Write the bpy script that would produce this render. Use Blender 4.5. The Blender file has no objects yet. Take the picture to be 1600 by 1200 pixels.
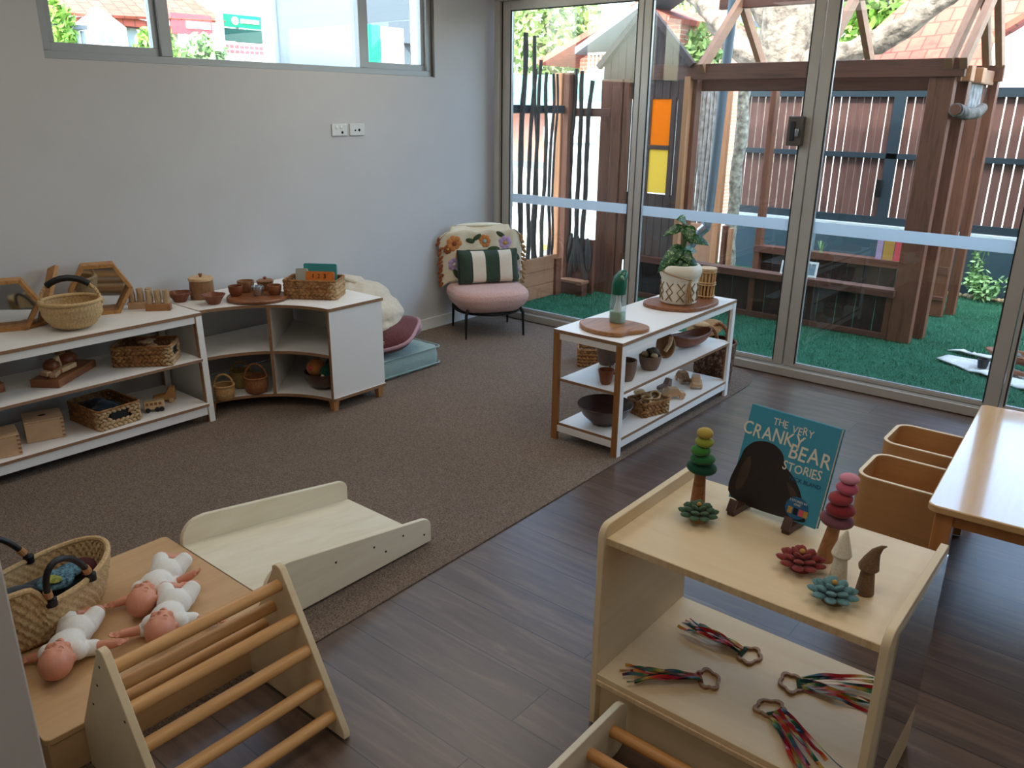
import bpy, math, random
from mathutils import Vector, Matrix, Euler, noise
random.seed(7)
PI = math.pi
scn = bpy.context.scene
COL = scn.collection
# ------------------------------------------------------------------ materials
def srgb(h):
    c = [int(h[i:i+2], 16)/255 for i in (0, 2, 4)]
    return tuple([(x/12.92 if x <= .04045 else ((x+.055)/1.055)**2.4) for x in c] + [1.0])
MATS = {}
def new_mat(name):
    m = bpy.data.materials.new(name); m.use_nodes = True
    MATS[name] = m
    return m, m.node_tree.nodes, m.node_tree.links, m.node_tree.nodes['Principled BSDF']
def coords(N, L, scale=(1, 1, 1), rot=(0, 0, 0), kind='Object'):
    t = N.new('ShaderNodeTexCoord'); mp = N.new('ShaderNodeMapping')
    mp.inputs['Scale'].default_value = scale; mp.inputs['Rotation'].default_value = rot
    L.new(t.outputs[kind], mp.inputs['Vector'])
    return mp.outputs['Vector']
def ramp(N, L, fac, stops, interp='LINEAR'):
    r = N.new('ShaderNodeValToRGB'); e = r.color_ramp.elements
    r.color_ramp.interpolation = interp
    while len(e) < len(stops): e.new(.5)
    for i, (p, c) in enumerate(stops):
        e[i].position = p; e[i].color = srgb(c) if isinstance(c, str) else c
    L.new(fac, r.inputs['Fac'])
    return r.outputs['Color']
def noise_tex(N, L, vec, scale=5, detail=4, rough=.55, dist=0):
    n = N.new('ShaderNodeTexNoise'); n.inputs['Scale'].default_value = scale
    n.inputs['Detail'].default_value = detail; n.inputs['Roughness'].default_value = rough
    n.inputs['Distortion'].default_value = dist
    L.new(vec, n.inputs['Vector'])
    return n.outputs['Fac']
def bump(N, L, b, h, strength=.3, dist=.01):
    bp = N.new('ShaderNodeBump'); bp.inputs['Strength'].default_value = strength
    bp.inputs['Distance'].default_value = dist
    L.new(h, bp.inputs['Height']); L.new(bp.outputs['Normal'], b.inputs['Normal'])
def plain(name, col, rough=.5, metal=0, spec=.5, var=None, scale=20, bs=0, bd=.002, coat=0):
    m, N, L, b = new_mat(name)
    b.inputs['Base Color'].default_value = srgb(col); b.inputs['Roughness'].default_value = rough
    b.inputs['Metallic'].default_value = metal; b.inputs['Specular IOR Level'].default_value = spec
    b.inputs['Coat Weight'].default_value = coat
    if var or bs:
        v = coords(N, L); f = noise_tex(N, L, v, scale)
        if var: L.new(ramp(N, L, f, [(.3, col), (.7, var)]), b.inputs['Base Color'])
        if bs: bump(N, L, b, f, bs, bd)
    return m
def wood(name, c1, c2, rough=.5, axis='x', fine=14, stretch=12, spec=.35, c3=None, bs=.12):
    m, N, L, b = new_mat(name)
    sc = [fine]*3; sc['xyz'.index(axis)] = fine/stretch
    v = coords(N, L, tuple(sc))
    f = noise_tex(N, L, v, 1.6, 5, .6, .6)
    st = [(.28, c1), (.72, c2)] if not c3 else [(.25, c1), (.5, c2), (.75, c3)]
    L.new(ramp(N, L, f, st), b.inputs['Base Color'])
    b.inputs['Roughness'].default_value = rough; b.inputs['Specular IOR Level'].default_value = spec
    bump(N, L, b, f, bs, .002)
    return m
def fabric(name, c1, c2, scale=160, bs=.6, bd=.003, rough=.95):
    m, N, L, b = new_mat(name)
    v = coords(N, L); f = noise_tex(N, L, v, scale, 3, .6)
    L.new(ramp(N, L, f, [(.35, c1), (.65, c2)]), b.inputs['Base Color'])
    b.inputs['Roughness'].default_value = rough; b.inputs['Specular IOR Level'].default_value = .15
    b.inputs['Sheen Weight'].default_value = .2
    bump(N, L, b, f, bs, bd)
    return m
def weave(name, c1, c2, scale=60, rough=.75, c3=None):
    m, N, L, b = new_mat(name)
    v = coords(N, L); f = noise_tex(N, L, v, scale, 4, .7)
    st = [(.3, c1), (.7, c2)] if not c3 else [(.28, c1), (.5, c2), (.72, c3)]
    L.new(ramp(N, L, f, st), b.inputs['Base Color'])
    b.inputs['Roughness'].default_value = rough; b.inputs['Specular IOR Level'].default_value = .25
    bump(N, L, b, f, .5, .003)
    return m
def glassy(name, tint='ffffff', mist=0, rough=.0):
    m, N, L, b = new_mat(name)
    out = N['Material Output']; tr = N.new('ShaderNodeBsdfTransparent'); gl = N.new('ShaderNodeBsdfGlossy')
    tr.inputs['Color'].default_value = srgb(tint); gl.inputs['Roughness'].default_value = rough
    fr = N.new('ShaderNodeFresnel'); ge = N.new('ShaderNodeNewGeometry'); mr = N.new('ShaderNodeMapRange'); mr.inputs['To Min'].default_value = 1.5; mr.inputs['To Max'].default_value = 1/1.5
    L.new(ge.outputs['Backfacing'], mr.inputs['Value']); L.new(mr.outputs[0], fr.inputs['IOR'])   # thin pane: same reflectance from either side
    mx = N.new('ShaderNodeMixShader'); L.new(fr.outputs['Fac'], mx.inputs['Fac'])
    L.new(tr.outputs[0], mx.inputs[1]); L.new(gl.outputs[0], mx.inputs[2]); L.new(mx.outputs[0], out.inputs['Surface'])
    if mist:
        df = N.new('ShaderNodeBsdfDiffuse'); df.inputs['Color'].default_value = srgb('eef4f2'); m2 = N.new('ShaderNodeMixShader'); m2.inputs['Fac'].default_value = mist
        L.new(mx.outputs[0], m2.inputs[1]); L.new(df.outputs[0], m2.inputs[2]); L.new(m2.outputs[0], out.inputs['Surface'])
    return m
def translucent(name, tint, white='ffffff', k=.5):
    m, N, L, b = new_mat(name)
    out = N['Material Output']; tr = N.new('ShaderNodeBsdfTranslucent'); df = N.new('ShaderNodeBsdfDiffuse')
    tr.inputs['Color'].default_value = srgb(tint); df.inputs['Color'].default_value = srgb(white)
    mx = N.new('ShaderNodeMixShader'); mx.inputs['Fac'].default_value = k
    L.new(df.outputs[0], mx.inputs[1]); L.new(tr.outputs[0], mx.inputs[2]); L.new(mx.outputs[0], out.inputs['Surface'])
    return m

M = {}
M['wall'] = plain('wall_paint', 'c6c5c4', .75, spec=.25, var='c2c1c0', scale=2.5, bs=.03)
M['ceil'] = plain('ceiling_paint', 'e8e6e2', .85)
M['skirt'] = plain('skirting_paint', 'dddbd6', .45)
M['pillar'] = plain('pillar_paint', 'c2bab0', .7, var='bdb4aa', scale=2)
M['alu'] = plain('bronze_grey_aluminium', 'b8b2a8', .42, metal=.25, var='b2aca3', scale=6)
M['alu_win'] = plain('window_aluminium', '9fa3a4', .4, metal=.3)
M['gasket'] = plain('black_gasket', '1a1b1d', .6)
M['alu_bright'] = plain('bright_metal_track', 'd4dadd', .3, metal=.6)
M['bronze'] = plain('dark_bronze_handle', '5c544c', .4, metal=.3)
M['glass'] = glassy('clear_glass', 'f4faf8')
M['strip'] = translucent('frosted_white_strip', 'dfeef6', 'f2f6f8', .55)
M['white_lam'] = plain('white_laminate', 'efece6', .32, spec=.5)
M['ply_edge'] = wood('plywood_edge', '8a6648', '9d7757', .55, 'x', 30, 8)
M['birch'] = wood('pale_birch_ply', 'd8bd92', 'e2cba4', .42, 'x', 10, 10, spec=.45)
M['birch_y'] = wood('pale_birch_ply_long', 'd6bf98', 'e0cca8', .5, 'y', 10, 10)
M['birch_edge'] = wood('birch_ply_edge', 'c2a27a', 'dcc49c', .55, 'z', 40, 6)
M['pine'] = wood('whitewood_ply', 'd9ccae', 'e6dcc3', .5, 'y', 12, 8)
M['beech'] = wood('tan_beech_ply', 'c39b6e', 'cfaa7d', .5, 'y', 12, 12)
M['dowel'] = wood('honey_pine_dowel', 'c48e52', 'dba970', .42, 'y', 40, 14, spec=.5, bs=.05)
M['dowel_x'] = wood('honey_pine_dowel_cross', 'b87c42', 'cf9658', .42, 'x', 40, 14, spec=.5, bs=.05)
M['foot'] = wood('oak_leg', 'b07a4c', 'c58d5c', .5, 'z', 30, 8)
M['table'] = wood('varnished_rubberwood', 'c99a62', 'd9ae78', .14, 'y', 10, 12, spec=.6, bs=.02)
M['table'].node_tree.nodes['Principled BSDF'].inputs['Coat Weight'].default_value = .55
M['table'].node_tree.nodes['Principled BSDF'].inputs['Coat Roughness'].default_value = .06
M['table_leg'] = wood('orange_pine', 'b87945', 'cb8c55', .4, 'z', 20, 10)
M['chair_ply'] = wood('amber_plywood', 'b98450', 'c99560', .45, 'x', 14, 10)
M['chair_edge'] = wood('light_ply_rim', 'dcc096', 'e7cfa8', .5, 'x', 20, 6)
M['teak'] = wood('teak_wood', '6e3d22', '8f5834', .4, 'x', 22, 6, spec=.5, c3='5a2f1a')
M['acacia'] = wood('acacia_board', '8a5a35', 'a87346', .45, 'y', 16, 6, spec=.45, c3='7b4d2c')
M['darkwood'] = wood('dark_walnut_bowl', '3d2519', '51332a', .35, 'x', 14, 6, spec=.5)
M['hexwood'] = wood('rustic_pine_frame', '9a6a3a', 'b88650', .55, 'y', 18, 6, c3='8a5a30')
M['lightwood'] = wood('light_toy_wood', 'c4a075', 'd8b88c', .5, 'z', 30, 6)
M['boxwood'] = wood('sanded_box_wood', 'c09a76', 'cca883', .6, 'y', 16, 8)
M['mango'] = wood('mango_wood', '7a5237', '99704d', .45, 'z', 24, 4, c3='6b4630')
M['birchpeg'] = wood('bare_branch', 'c8ab82', '9b7f60', .6, 'z', 50, 3)
M['greywood'] = wood('greyish_turned_wood', '6e5646', '80685a', .6, 'z', 30, 5)
M['felt_green1'] = fabric('felt_dark_green', '1d4a35', '235540', 260, .4)
M['felt_leaf'] = fabric('felt_leaf_green', '39513c', '4f6a4d', 220, .5)
M['felt_red'] = fabric('felt_rust_red', '7c2f2c', '8e3d38', 220, .5)
M['felt_teal'] = fabric('felt_teal', '587f82', '6c9294', 220, .5)
M['felt_gold'] = fabric('felt_gold', 'b5843a', 'c89a4c', 220, .5)
M['felt_white'] = fabric('felt_cream', 'd8ccb2', 'e6dcc6', 220, .5)
M['felt_brown'] = fabric('felt_brown', '6e5238', '7f6248', 220, .5)
M['skin'] = plain('doll_vinyl', 'd8957a', .42, spec=.45, var='d28b6e', scale=14)
M['skin_dark'] = plain('doll_vinyl_dark', '9e5a44', .5)  # darker vinyl tone for the eyelid and mouth lines
M['cotton'] = fabric('white_cotton_rib', 'e2ded6', 'ece9e2', 300, .25, .001)
M['black'] = plain('black_leather', '14151a', .45)
M['black_metal'] = plain('black_metal', '101114', .4, metal=.4)
M['seagrass'] = weave('seagrass_straw', 'b4905f', 'dcbf92', 140)
M['seagrass_in'] = weave('seagrass_inside', '7c5530', '9a7040', 70)
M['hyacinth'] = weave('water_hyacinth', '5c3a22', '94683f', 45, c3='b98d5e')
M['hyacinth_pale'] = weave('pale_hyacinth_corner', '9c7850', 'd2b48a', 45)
M['rattan1'] = weave('honey_wicker', '9a7345', 'bd9663', 80)
M['rattan2'] = weave('reddish_wicker', '7a4c30', 'a06c48', 80)
M['rattan3'] = weave('olive_wicker', '80663c', 'a58a58', 80)
M['darkbasket'] = weave('dark_bark_weave', '2e1c14', '5a3b28', 50, c3='a88f78')
M['coir'] = weave('basket_lining', '4a2c18', '6a4326', 60)
M['boucle'] = fabric('pink_boucle', 'c79c90', 'dcb4a8', 130, 1.0, .006)
M['cream_back'] = fabric('cream_chair_back', 'e6dcc0', 'eee6cf', 160, .4)
M['pillow_green'] = fabric('dark_green_velvet', '2f3d31', '3b4a3b', 120, .4)
M['pillow_cream'] = fabric('cream_linen', 'd2c3ae', 'ddd0bd', 200, .5)
M['throw'] = fabric('cream_throw', 'cdbfa2', 'd9cdb4', 180, .6)
M['rust'] = fabric('rust_tassel', '7d3f22', '97522f', 120, .6)
M['lilac'] = fabric('lilac_wool', 'a88cb2', 'bda3c4', 120, .5)
M['orange_wool'] = fabric('orange_wool', 'b9713a', 'cc8850', 120, .5)
M['olive'] = fabric('olive_wool', '36432c', '47563a', 120, .5)
M['sage'] = fabric('sage_linen', '8fa59f', '9db3ac', 140, .5)
M['canvas'] = fabric('cream_canvas', 'c9bda8', 'd6cbb8', 140, .4)
M['maroon'] = fabric('maroon_cloth', '5c3030', '704040', 120, .5)
M['pinkcloth'] = fabric('dusty_pink_cloth', 'a98488', 'b99498', 120, .5)
M['paper'] = plain('white_card', 'eeeeea', .6)
M['bookblue'] = plain('teal_cover', '3f93ac', .32, spec=.5, var='3a8ca6', scale=5)
M['letter'] = plain('cream_lettering', 'dcd6c2', .5)
M['letter_dark'] = plain('dark_blue_lettering', '1d4a63', .5)
M['bear_dark'] = plain('dark_brown_print', '2b1e18', .35, var='1c1512', scale=12)
M['bear_mid'] = plain('mid_brown_print', '4a362a', .35, var='33251d', scale=18)
M['stickerblue'] = plain('navy_sticker', '1f5e86', .35)
M['pages'] = plain('page_edges', 'e8e2d2', .7)
M['steel'] = plain('brushed_steel', 'b8bcc0', .25, metal=.9)
M['tan_pot'] = wood('pale_mug_wood', 'a06c42', 'b98250', .5, 'z', 20, 5)
M['terra'] = wood('red_brown_bowl', '6e3a22', '84492c', .4, 'x', 18, 4)
M['lidgreen'] = plain('green_lid_plastic', '12604a', .3)
M['mint'] = plain('mint_rice', '9cc8ae', .7, var='8dbb9f', scale=90)
M['clear'] = glassy('clear_plastic', 'eef4f4', .16)
M['potcream'] = plain('cream_ceramic', 'e0d6c2', .45, var='d9ceb8', scale=8)
M['potline'] = plain('brown_painted_line', '7c5c33', .6)
M['soil'] = plain('potting_soil', '2c2019', .9)
M['jute'] = weave('jute_cord', '8b6a44', 'b08b5e', 90)
M['stem'] = plain('plant_stem', '5e7d3d', .5)
M['bamboo'] = wood('bamboo_cane', 'b98a56', 'd2a873', .45, 'z', 30, 5)
M['stone1'] = plain('pale_pebble', 'c9b48c', .6, var='8f7b58', scale=30)
M['stone2'] = plain('dark_pebble', '4a463f', .6, var='6b665a', scale=30)
M['vinyl'] = plain('outlet_plastic', 'd3d4d2', .35)
M['hole'] = plain('dark_hole', '0c0c0c', .8)
M['orangecover'] = plain('orange_cover', 'e28f2e', .4, var='d9652e', scale=22)
M['greencover'] = plain('teal_green_cover', '3f9a9c', .35)
M['greycover'] = plain('grey_white_cover', 'b9bcae', .4)
M['fabric_dark'] = fabric('dark_patterned_cloth', '14161c', '1f2c3c', 40, .3)
M['fabric_floral'] = plain('floral_cloth', '101a28', .9, var='6d9cb0', scale=110)
M['fabric_lime'] = plain('lime_leaf_print', 'b3b04a', .9, var='4d5c28', scale=70)
M['fabric_red'] = plain('dark_red_cloth', '5a1a22', .9, var='3a1018', scale=38)
M['toy_dark'] = plain('black_wheel', '151515', .5)
M['mirror'] = plain('acrylic_mirror', 'd0d2d2', .03, metal=1.0)
M['mirror_hex'] = plain('mirror_sheet', 'c6cacd', .04, metal=1.0)
# outdoors
M['hardwood'] = wood('merbau_timber', '5e3828', '7c4e3a', .5, 'z', 14, 10, c3='4e2d21')
M['hardwood_x'] = wood('merbau_beam', '54342a', '6e4536', .5, 'x', 14, 10, c3='45291f')
M['hardwood_y'] = wood('pale_sleeper', '94674c', 'ac7d5e', .55, 'y', 12, 8)
M['greycladding'] = wood('weathered_cladding', '4c3a38', '604c48', .6, 'z', 14, 10, c3='3f3030')
M['darkboard'] = wood('dark_stained_board', '2f201f', '46322e', .55, 'z', 14, 8)
M['fenceslat'] = wood('brown_fence_slat', '4a322f', '5f423c', .55, 'z', 12, 10, c3='3f2a27')
M['fenceframe'] = plain('charcoal_steel', '1e2c36', .45)
M['darkblue'] = plain('navy_rendered_wall', '26404c', .7, var='223a46', scale=3)
M['coping'] = plain('pale_coping', 'b4c0c6', .7)
M['branch'] = plain('weathered_branch', '2b2522', .85, var='463f3a', scale=22, bs=.5, bd=.01)
M['paling'] = plain('grey_log_paling', '6f6a68', .8, var='b0aca8', scale=16, bs=.5, bd=.01)
M['pipe'] = plain('blue_grey_pipe', '5d6c76', .5)
M['orangepost'] = wood('new_orange_post', 'b07852', 'c68e66', .55, 'z', 12, 10)
M['bark'] = plain('pale_figtree_bark', '8a7f74', .85, var='453c35', scale=9, bs=1, bd=.05)
M['barkw'] = plain('white_paperbark', 'c9c6b4', .8, var='5c564a', scale=20, bs=.8, bd=.02)
M['leaf'] = plain('tree_leaf', '6d9a3c', .6, var='90b455', scale=3)
M['leaf2'] = plain('street_tree_leaf', '6f9458', .6, var='9fb470', scale=2)
M['bushleaf'] = plain('bush_leaf', '6e9a58', .5, var='a4c78a', scale=12)
M['acry_orange'] = translucent('orange_acrylic', 'ffb038', 'f0961c', .85)
M['acry_yellow'] = translucent('yellow_acrylic', 'ffe488', 'e8cc6c', .85)
M['acry_blue'] = translucent('blue_acrylic', '1f7fb8', '1a5c86', .6)
M['acry_green'] = translucent('green_acrylic', '5a8f84', '48706a', .6)
M['render_white'] = plain('white_render', 'e8e8e4', .8)
M['render_grey'] = plain('pale_grey_render', 'b4bec6', .8, var='aeb8c0', scale=.8)
M['signred'] = plain('red_sign_panel', 'd8525a', .5)
M['signgreen'] = plain('green_sign_panel', '0f9c6c', .5)
M['teal_panel'] = plain('teal_hoarding', '5f9a90', .6)
M['pinkwall'] = plain('pink_brick_wall', '96645a', .8, var='a67468', scale=4)
M['roofgrey'] = plain('grey_roof', '5d666e', .7)
M['winblue'] = plain('street_window_pane', '8398a6', .2)
M['paperbark'] = plain('paperbark_sheet', 'd9d5d0', .85, var='c2bcb6', scale=14)
M['asphalt'] = plain('pale_footpath', '85837e', .9, var='94928c', scale=3)

def tiles(name, c1, c2):
    m, N, L, b = new_mat(name)
    v = coords(N, L, (1, 1, 1)); br = N.new('ShaderNodeTexBrick')
    br.inputs['Color1'].default_value = srgb(c1); br.inputs['Color2'].default_value = srgb(c2)
    br.inputs['Mortar'].default_value = srgb('6e382c'); br.inputs['Scale'].default_value = 1
    br.inputs['Brick Width'].default_value = .22; br.inputs['Row Height'].default_value = .26; br.inputs['Mortar Size'].default_value = .012
    L.new(v, br.inputs['Vector']); L.new(br.outputs['Color'], b.inputs['Base Color']); b.inputs['Roughness'].default_value = .75
    return m
M['rooftile'] = tiles('terracotta_tiles', 'a04c3e', 'b05c4a')
def brick_mat():
    m, N, L, b = new_mat('red_face_brick')
    t = N.new('ShaderNodeTexCoord'); mp = N.new('ShaderNodeMapping'); mp.inputs['Rotation'].default_value = (PI/2, 0, 0)
    L.new(t.outputs['Object'], mp.inputs['Vector'])
    br = N.new('ShaderNodeTexBrick'); br.inputs['Color1'].default_value = srgb('c07a64'); br.inputs['Color2'].default_value = srgb('cc8a74')
    br.inputs['Mortar'].default_value = srgb('d8b8a8'); br.inputs['Scale'].default_value = 1
    br.inputs['Brick Width'].default_value = .24; br.inputs['Row Height'].default_value = .09; br.inputs['Mortar Size'].default_value = .01
    L.new(mp.outputs[0], br.inputs['Vector']); L.new(br.outputs['Color'], b.inputs['Base Color']); b.inputs['Roughness'].default_value = .8
    return m
M['brick'] = brick_mat()
def floor_mat():
    m, N, L, b = new_mat('vinyl_plank_floor')
    v = coords(N, L); br = N.new('ShaderNodeTexBrick'); br.offset = .37; br.squash = 1
    br.inputs['Color1'].default_value = (0, 0, 0, 1); br.inputs['Color2'].default_value = (1, 1, 1, 1)
    br.inputs['Mortar'].default_value = (.5, .5, .5, 1); br.inputs['Scale'].default_value = 1
    br.inputs['Brick Width'].default_value = 1.22; br.inputs['Row Height'].default_value = .18; br.inputs['Mortar Size'].default_value = .0022
    L.new(v, br.inputs['Vector'])
    v2 = coords(N, L, (1.6, 15, 15))
    ad = N.new('ShaderNodeVectorMath'); ad.operation = 'MULTIPLY_ADD'; ad.inputs[1].default_value = (7, 7, 7)
    L.new(br.outputs['Color'], ad.inputs[0]); L.new(v2, ad.inputs[2])
    f = noise_tex(N, L, ad.outputs[0], 1.5, 6, .62, .9)
    c1 = ramp(N, L, f, [(.25, '43342b'), (.5, '5b483c'), (.75, '756052')])
    mx = N.new('ShaderNodeMix'); mx.data_type = 'RGBA'; mx.blend_type = 'MULTIPLY'; mx.inputs['Factor'].default_value = 1
    L.new(c1, mx.inputs['A']); L.new(ramp(N, L, br.outputs['Color'], [(0, (.82, .8, .8, 1)), (1, (1.0, 1.0, 1.0, 1))]), mx.inputs['B'])
    mx2 = N.new('ShaderNodeMix'); mx2.data_type = 'RGBA'; L.new(br.outputs['Fac'], mx2.inputs['Factor'])
    L.new(mx.outputs['Result'], mx2.inputs['A']); mx2.inputs['B'].default_value = srgb('2a211e')
    L.new(mx2.outputs['Result'], b.inputs['Base Color'])
    rr = N.new('ShaderNodeMapRange'); rr.inputs['To Min'].default_value = .32; rr.inputs['To Max'].default_value = .38
    L.new(f, rr.inputs['Value']); L.new(rr.outputs[0], b.inputs['Roughness'])
    b.inputs['Specular IOR Level'].default_value = .7
    bump(N, L, b, f, .06, .002)
    return m
M['floor'] = floor_mat()
def carpet_mat():
    m, N, L, b = new_mat('taupe_loop_carpet')
    v = coords(N, L); f = noise_tex(N, L, v, 170, 3, .7); g = noise_tex(N, L, v, 1.3, 3, .5)
    c = ramp(N, L, f, [(.3, '57493f'), (.5, '806f61'), (.7, 'a08f81')])
    mx = N.new('ShaderNodeMix'); mx.data_type = 'RGBA'; mx.blend_type = 'MULTIPLY'; mx.inputs['Factor'].default_value = 1
    L.new(c, mx.inputs['A']); L.new(ramp(N, L, g, [(.3, (.9, .9, .9, 1)), (.7, (1, 1, 1, 1))]), mx.inputs['B'])
    L.new(mx.outputs['Result'], b.inputs['Base Color']); b.inputs['Roughness'].default_value = 1
    b.inputs['Specular IOR Level'].default_value = .08
    bump(N, L, b, f, 1.0, .006)
    return m
M['carpet'] = carpet_mat()
def grass_mat():
    m, N, L, b = new_mat('artificial_turf')
    v = coords(N, L); f = noise_tex(N, L, v, 90, 4, .7); g = noise_tex(N, L, v, 2.2, 3, .5)
    c = ramp(N, L, f, [(.3, '1d4734'), (.5, '31684e'), (.72, '4f8a6c')])
    mx = N.new('ShaderNodeMix'); mx.data_type = 'RGBA'; mx.blend_type = 'MULTIPLY'; mx.inputs['Factor'].default_value = 1
    L.new(c, mx.inputs['A']); L.new(ramp(N, L, g, [(.3, (.75, .8, .75, 1)), (.7, (1, 1, 1, 1))]), mx.inputs['B'])
    L.new(mx.outputs['Result'], b.inputs['Base Color']); b.inputs['Roughness'].default_value = .9
    b.inputs['Specular IOR Level'].default_value = .1
    bump(N, L, b, f, 1.0, .02)
    return m
M['grass'] = grass_mat()
M['blade'] = plain('turf_blade', '2d664b', .7, var='4a8a68', scale=9)
def varieg():
    m, N, L, b = new_mat('variegated_leaf')
    v = coords(N, L); f = noise_tex(N, L, v, 75, 3, .6, 1)
    L.new(ramp(N, L, f, [(.5, '1b4522'), (.58, '3a7230'), (.70, 'b8ca84')]), b.inputs['Base Color'])
    b.inputs['Roughness'].default_value = .4
    return m
M['varieg'] = varieg()
def rainbow(name, off):
    m, N, L, b = new_mat(name)
    u = N.new('ShaderNodeUVMap'); u.uv_map = 'UVMap'; sp = N.new('ShaderNodeSeparateXYZ'); L.new(u.outputs[0], sp.inputs[0])
    a = N.new('ShaderNodeMath'); a.operation = 'ADD'; a.inputs[1].default_value = off; L.new(sp.outputs['X'], a.inputs[0])
    a2 = N.new('ShaderNodeMath'); a2.operation = 'ADD'; L.new(a.outputs[0], a2.inputs[0]); L.new(sp.outputs['Y'], a2.inputs[1])
    fr = N.new('ShaderNodeMath'); fr.operation = 'FRACT'; L.new(a2.outputs[0], fr.inputs[0])
    c = ramp(N, L, fr.outputs[0], [(0, '9c1218'), (.22, 'b02a18'), (.34, 'b8782a'), (.44, 'a89a44'), (.56, '1c5e30'), (.68, '0c3f48'), (.78, '14203a'), (.9, '9a1428')])
    L.new(c, b.inputs['Base Color']); b.inputs['Roughness'].default_value = .38; b.inputs['Specular IOR Level'].default_value = .25
    return m
for i in range(4): M['rb%d' % i] = rainbow('rainbow_ribbon_dye_%d' % i, i*.23)

# ------------------------------------------------------------------ mesh builder
WM = {}
class MB:
    def __init__(s): s.v = []; s.f = []; s.uv = None
    def add(s, vs, fs):
        o = len(s.v); s.v += [Vector(v) for v in vs]; s.f += [tuple(i+o for i in f) for f in fs]; return s
    def box(s, x0, y0, z0, x1, y1, z1, mat=None):
        vs = [Vector(p) for p in ((x0,y0,z0),(x1,y0,z0),(x1,y1,z0),(x0,y1,z0),(x0,y0,z1),(x1,y0,z1),(x1,y1,z1),(x0,y1,z1))]
        if mat: vs = [mat @ v for v in vs]
        return s.add(vs, [(3,2,1,0),(4,5,6,7),(0,1,5,4),(1,2,6,5),(2,3,7,6),(3,0,4,7)])
    def bar(s, p, q, w, h, up=(0,0,1)):
        p, q = Vector(p), Vector(q); d = (q-p).normalized(); u = Vector(up)
        sd = d.cross(u).normalized(); u2 = sd.cross(d).normalized()
        vs = []
        for c in (p, q):
            for a, b in ((-1,-1),(1,-1),(1,1),(-1,1)): vs.append(c + sd*a*w/2 + u2*b*h/2)
        return s.add(vs, [(0,1,2,3),(7,6,5,4),(0,4,5,1),(1,5,6,2),(2,6,7,3),(3,7,4,0)])
    def tube(s, pts, r, n=10, closed=False, cap=True):
        pts = [Vector(p) for p in pts]; m = len(pts)
        rs = r if isinstance(r, (list, tuple)) else [r]*m
        ref = None; rings = []
        for i, p in enumerate(pts):
            if closed: t = pts[(i+1) % m] - pts[i-1]
            else: t = pts[min(i+1, m-1)] - pts[max(i-1, 0)]
            t = t.normalized() if t.length > 1e-9 else Vector((0,0,1))
            if ref is None:
                ref = t.orthogonal().normalized()
            ref = (ref - t*ref.dot(t))
            ref = ref.normalized() if ref.length > 1e-6 else t.orthogonal().normalized()
            b = t.cross(ref)
            rings.append([p + (ref*math.cos(2*PI*k/n) + b*math.sin(2*PI*k/n))*rs[i] for k in range(n)])
        vs = [v for g in rings for v in g]; fs = []
        for i in range(m if closed else m-1):
            j = (i+1) % m
            for k in range(n):
                k2 = (k+1) % n; fs.append((i*n+k, i*n+k2, j*n+k2, j*n+k))
        if cap and not closed: fs += [tuple(range(n-1, -1, -1)), tuple((m-1)*n+k for k in range(n))]
        return s.add(vs, fs)
    def cyl(s, p, q, r, r2=None, n=20): return s.tube([p, q], [r, r if r2 is None else r2], n)
    def lathe(s, prof, n=32, c=(0,0,0), sx=1, sy=1, fn=None, rot=0):
        c = Vector(c); vs = []; m = len(prof)
        for i, (r, z) in enumerate(prof):
            for k in range(n):
                a = 2*PI*k/n + rot; rr, zz = r, z
                if fn: rr, zz = fn(r, z, a, i)
                vs.append(c + Vector((rr*math.cos(a)*sx, rr*math.sin(a)*sy, zz)))
        fs = []
        for i in range(m-1):
            for k in range(n):
                k2 = (k+1) % n; fs.append((i*n+k, i*n+k2, (i+1)*n+k2, (i+1)*n+k))
        fs += [tuple(range(n-1, -1, -1)), tuple((m-1)*n+k for k in range(n))]
        return s.add(vs, fs)
    def ell(s, c, r, n=16, m=10, rot=None):
        c = Vector(c); vs = []; fs = []
        if not isinstance(r, (tuple, list)): r = (r, r, r)
        R = rot.to_matrix() if isinstance(rot, Euler) else rot
        def T(x, y, z):
            v = Vector((x*r[0], y*r[1], z*r[2]))
            if R: v = R @ v
            return c + v
        vs.append(T(0, 0, -1))
        for i in range(1, m):
            t = PI*i/m
            for k in range(n): vs.append(T(math.sin(t)*math.cos(2*PI*k/n), math.sin(t)*math.sin(2*PI*k/n), -math.cos(t)))
        vs.append(T(0, 0, 1))
        for k in range(n): fs.append((0, 1+(k+1) % n, 1+k))
        for i in range(m-2):
            for k in range(n):
                k2 = (k+1) % n; fs.append((1+i*n+k, 1+i*n+k2, 1+(i+1)*n+k2, 1+(i+1)*n+k))
        last = len(vs)-1; b = 1+(m-2)*n
        for k in range(n): fs.append((b+k, b+(k+1) % n, last))
        return s.add(vs, fs)
    def prism(s, poly, a0, a1, axis='z', mat=None):
        # poly: 2D points; axis: extrusion axis. x: poly=(y,z); y: poly=(x,z); z: poly=(x,y)
        n = len(poly); area = sum(poly[i][0]*poly[(i+1) % n][1]-poly[(i+1) % n][0]*poly[i][1] for i in range(n))
        pl = list(poly) if area > 0 else list(reversed(poly))
        def P(p, a):
            v = Vector({'x': (a, p[0], p[1]), 'y': (p[0], a, p[1]), 'z': (p[0], p[1], a)}[axis])
            return mat @ v if mat else v
        if axis == 'y': a0, a1 = a1, a0
        vs = [P(p, a0) for p in pl] + [P(p, a1) for p in pl]
        fs = [tuple(range(n-1, -1, -1)), tuple(range(n, 2*n))] + [(i, (i+1) % n, n+(i+1) % n, n+i) for i in range(n)]
        return s.add(vs, fs)
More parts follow.
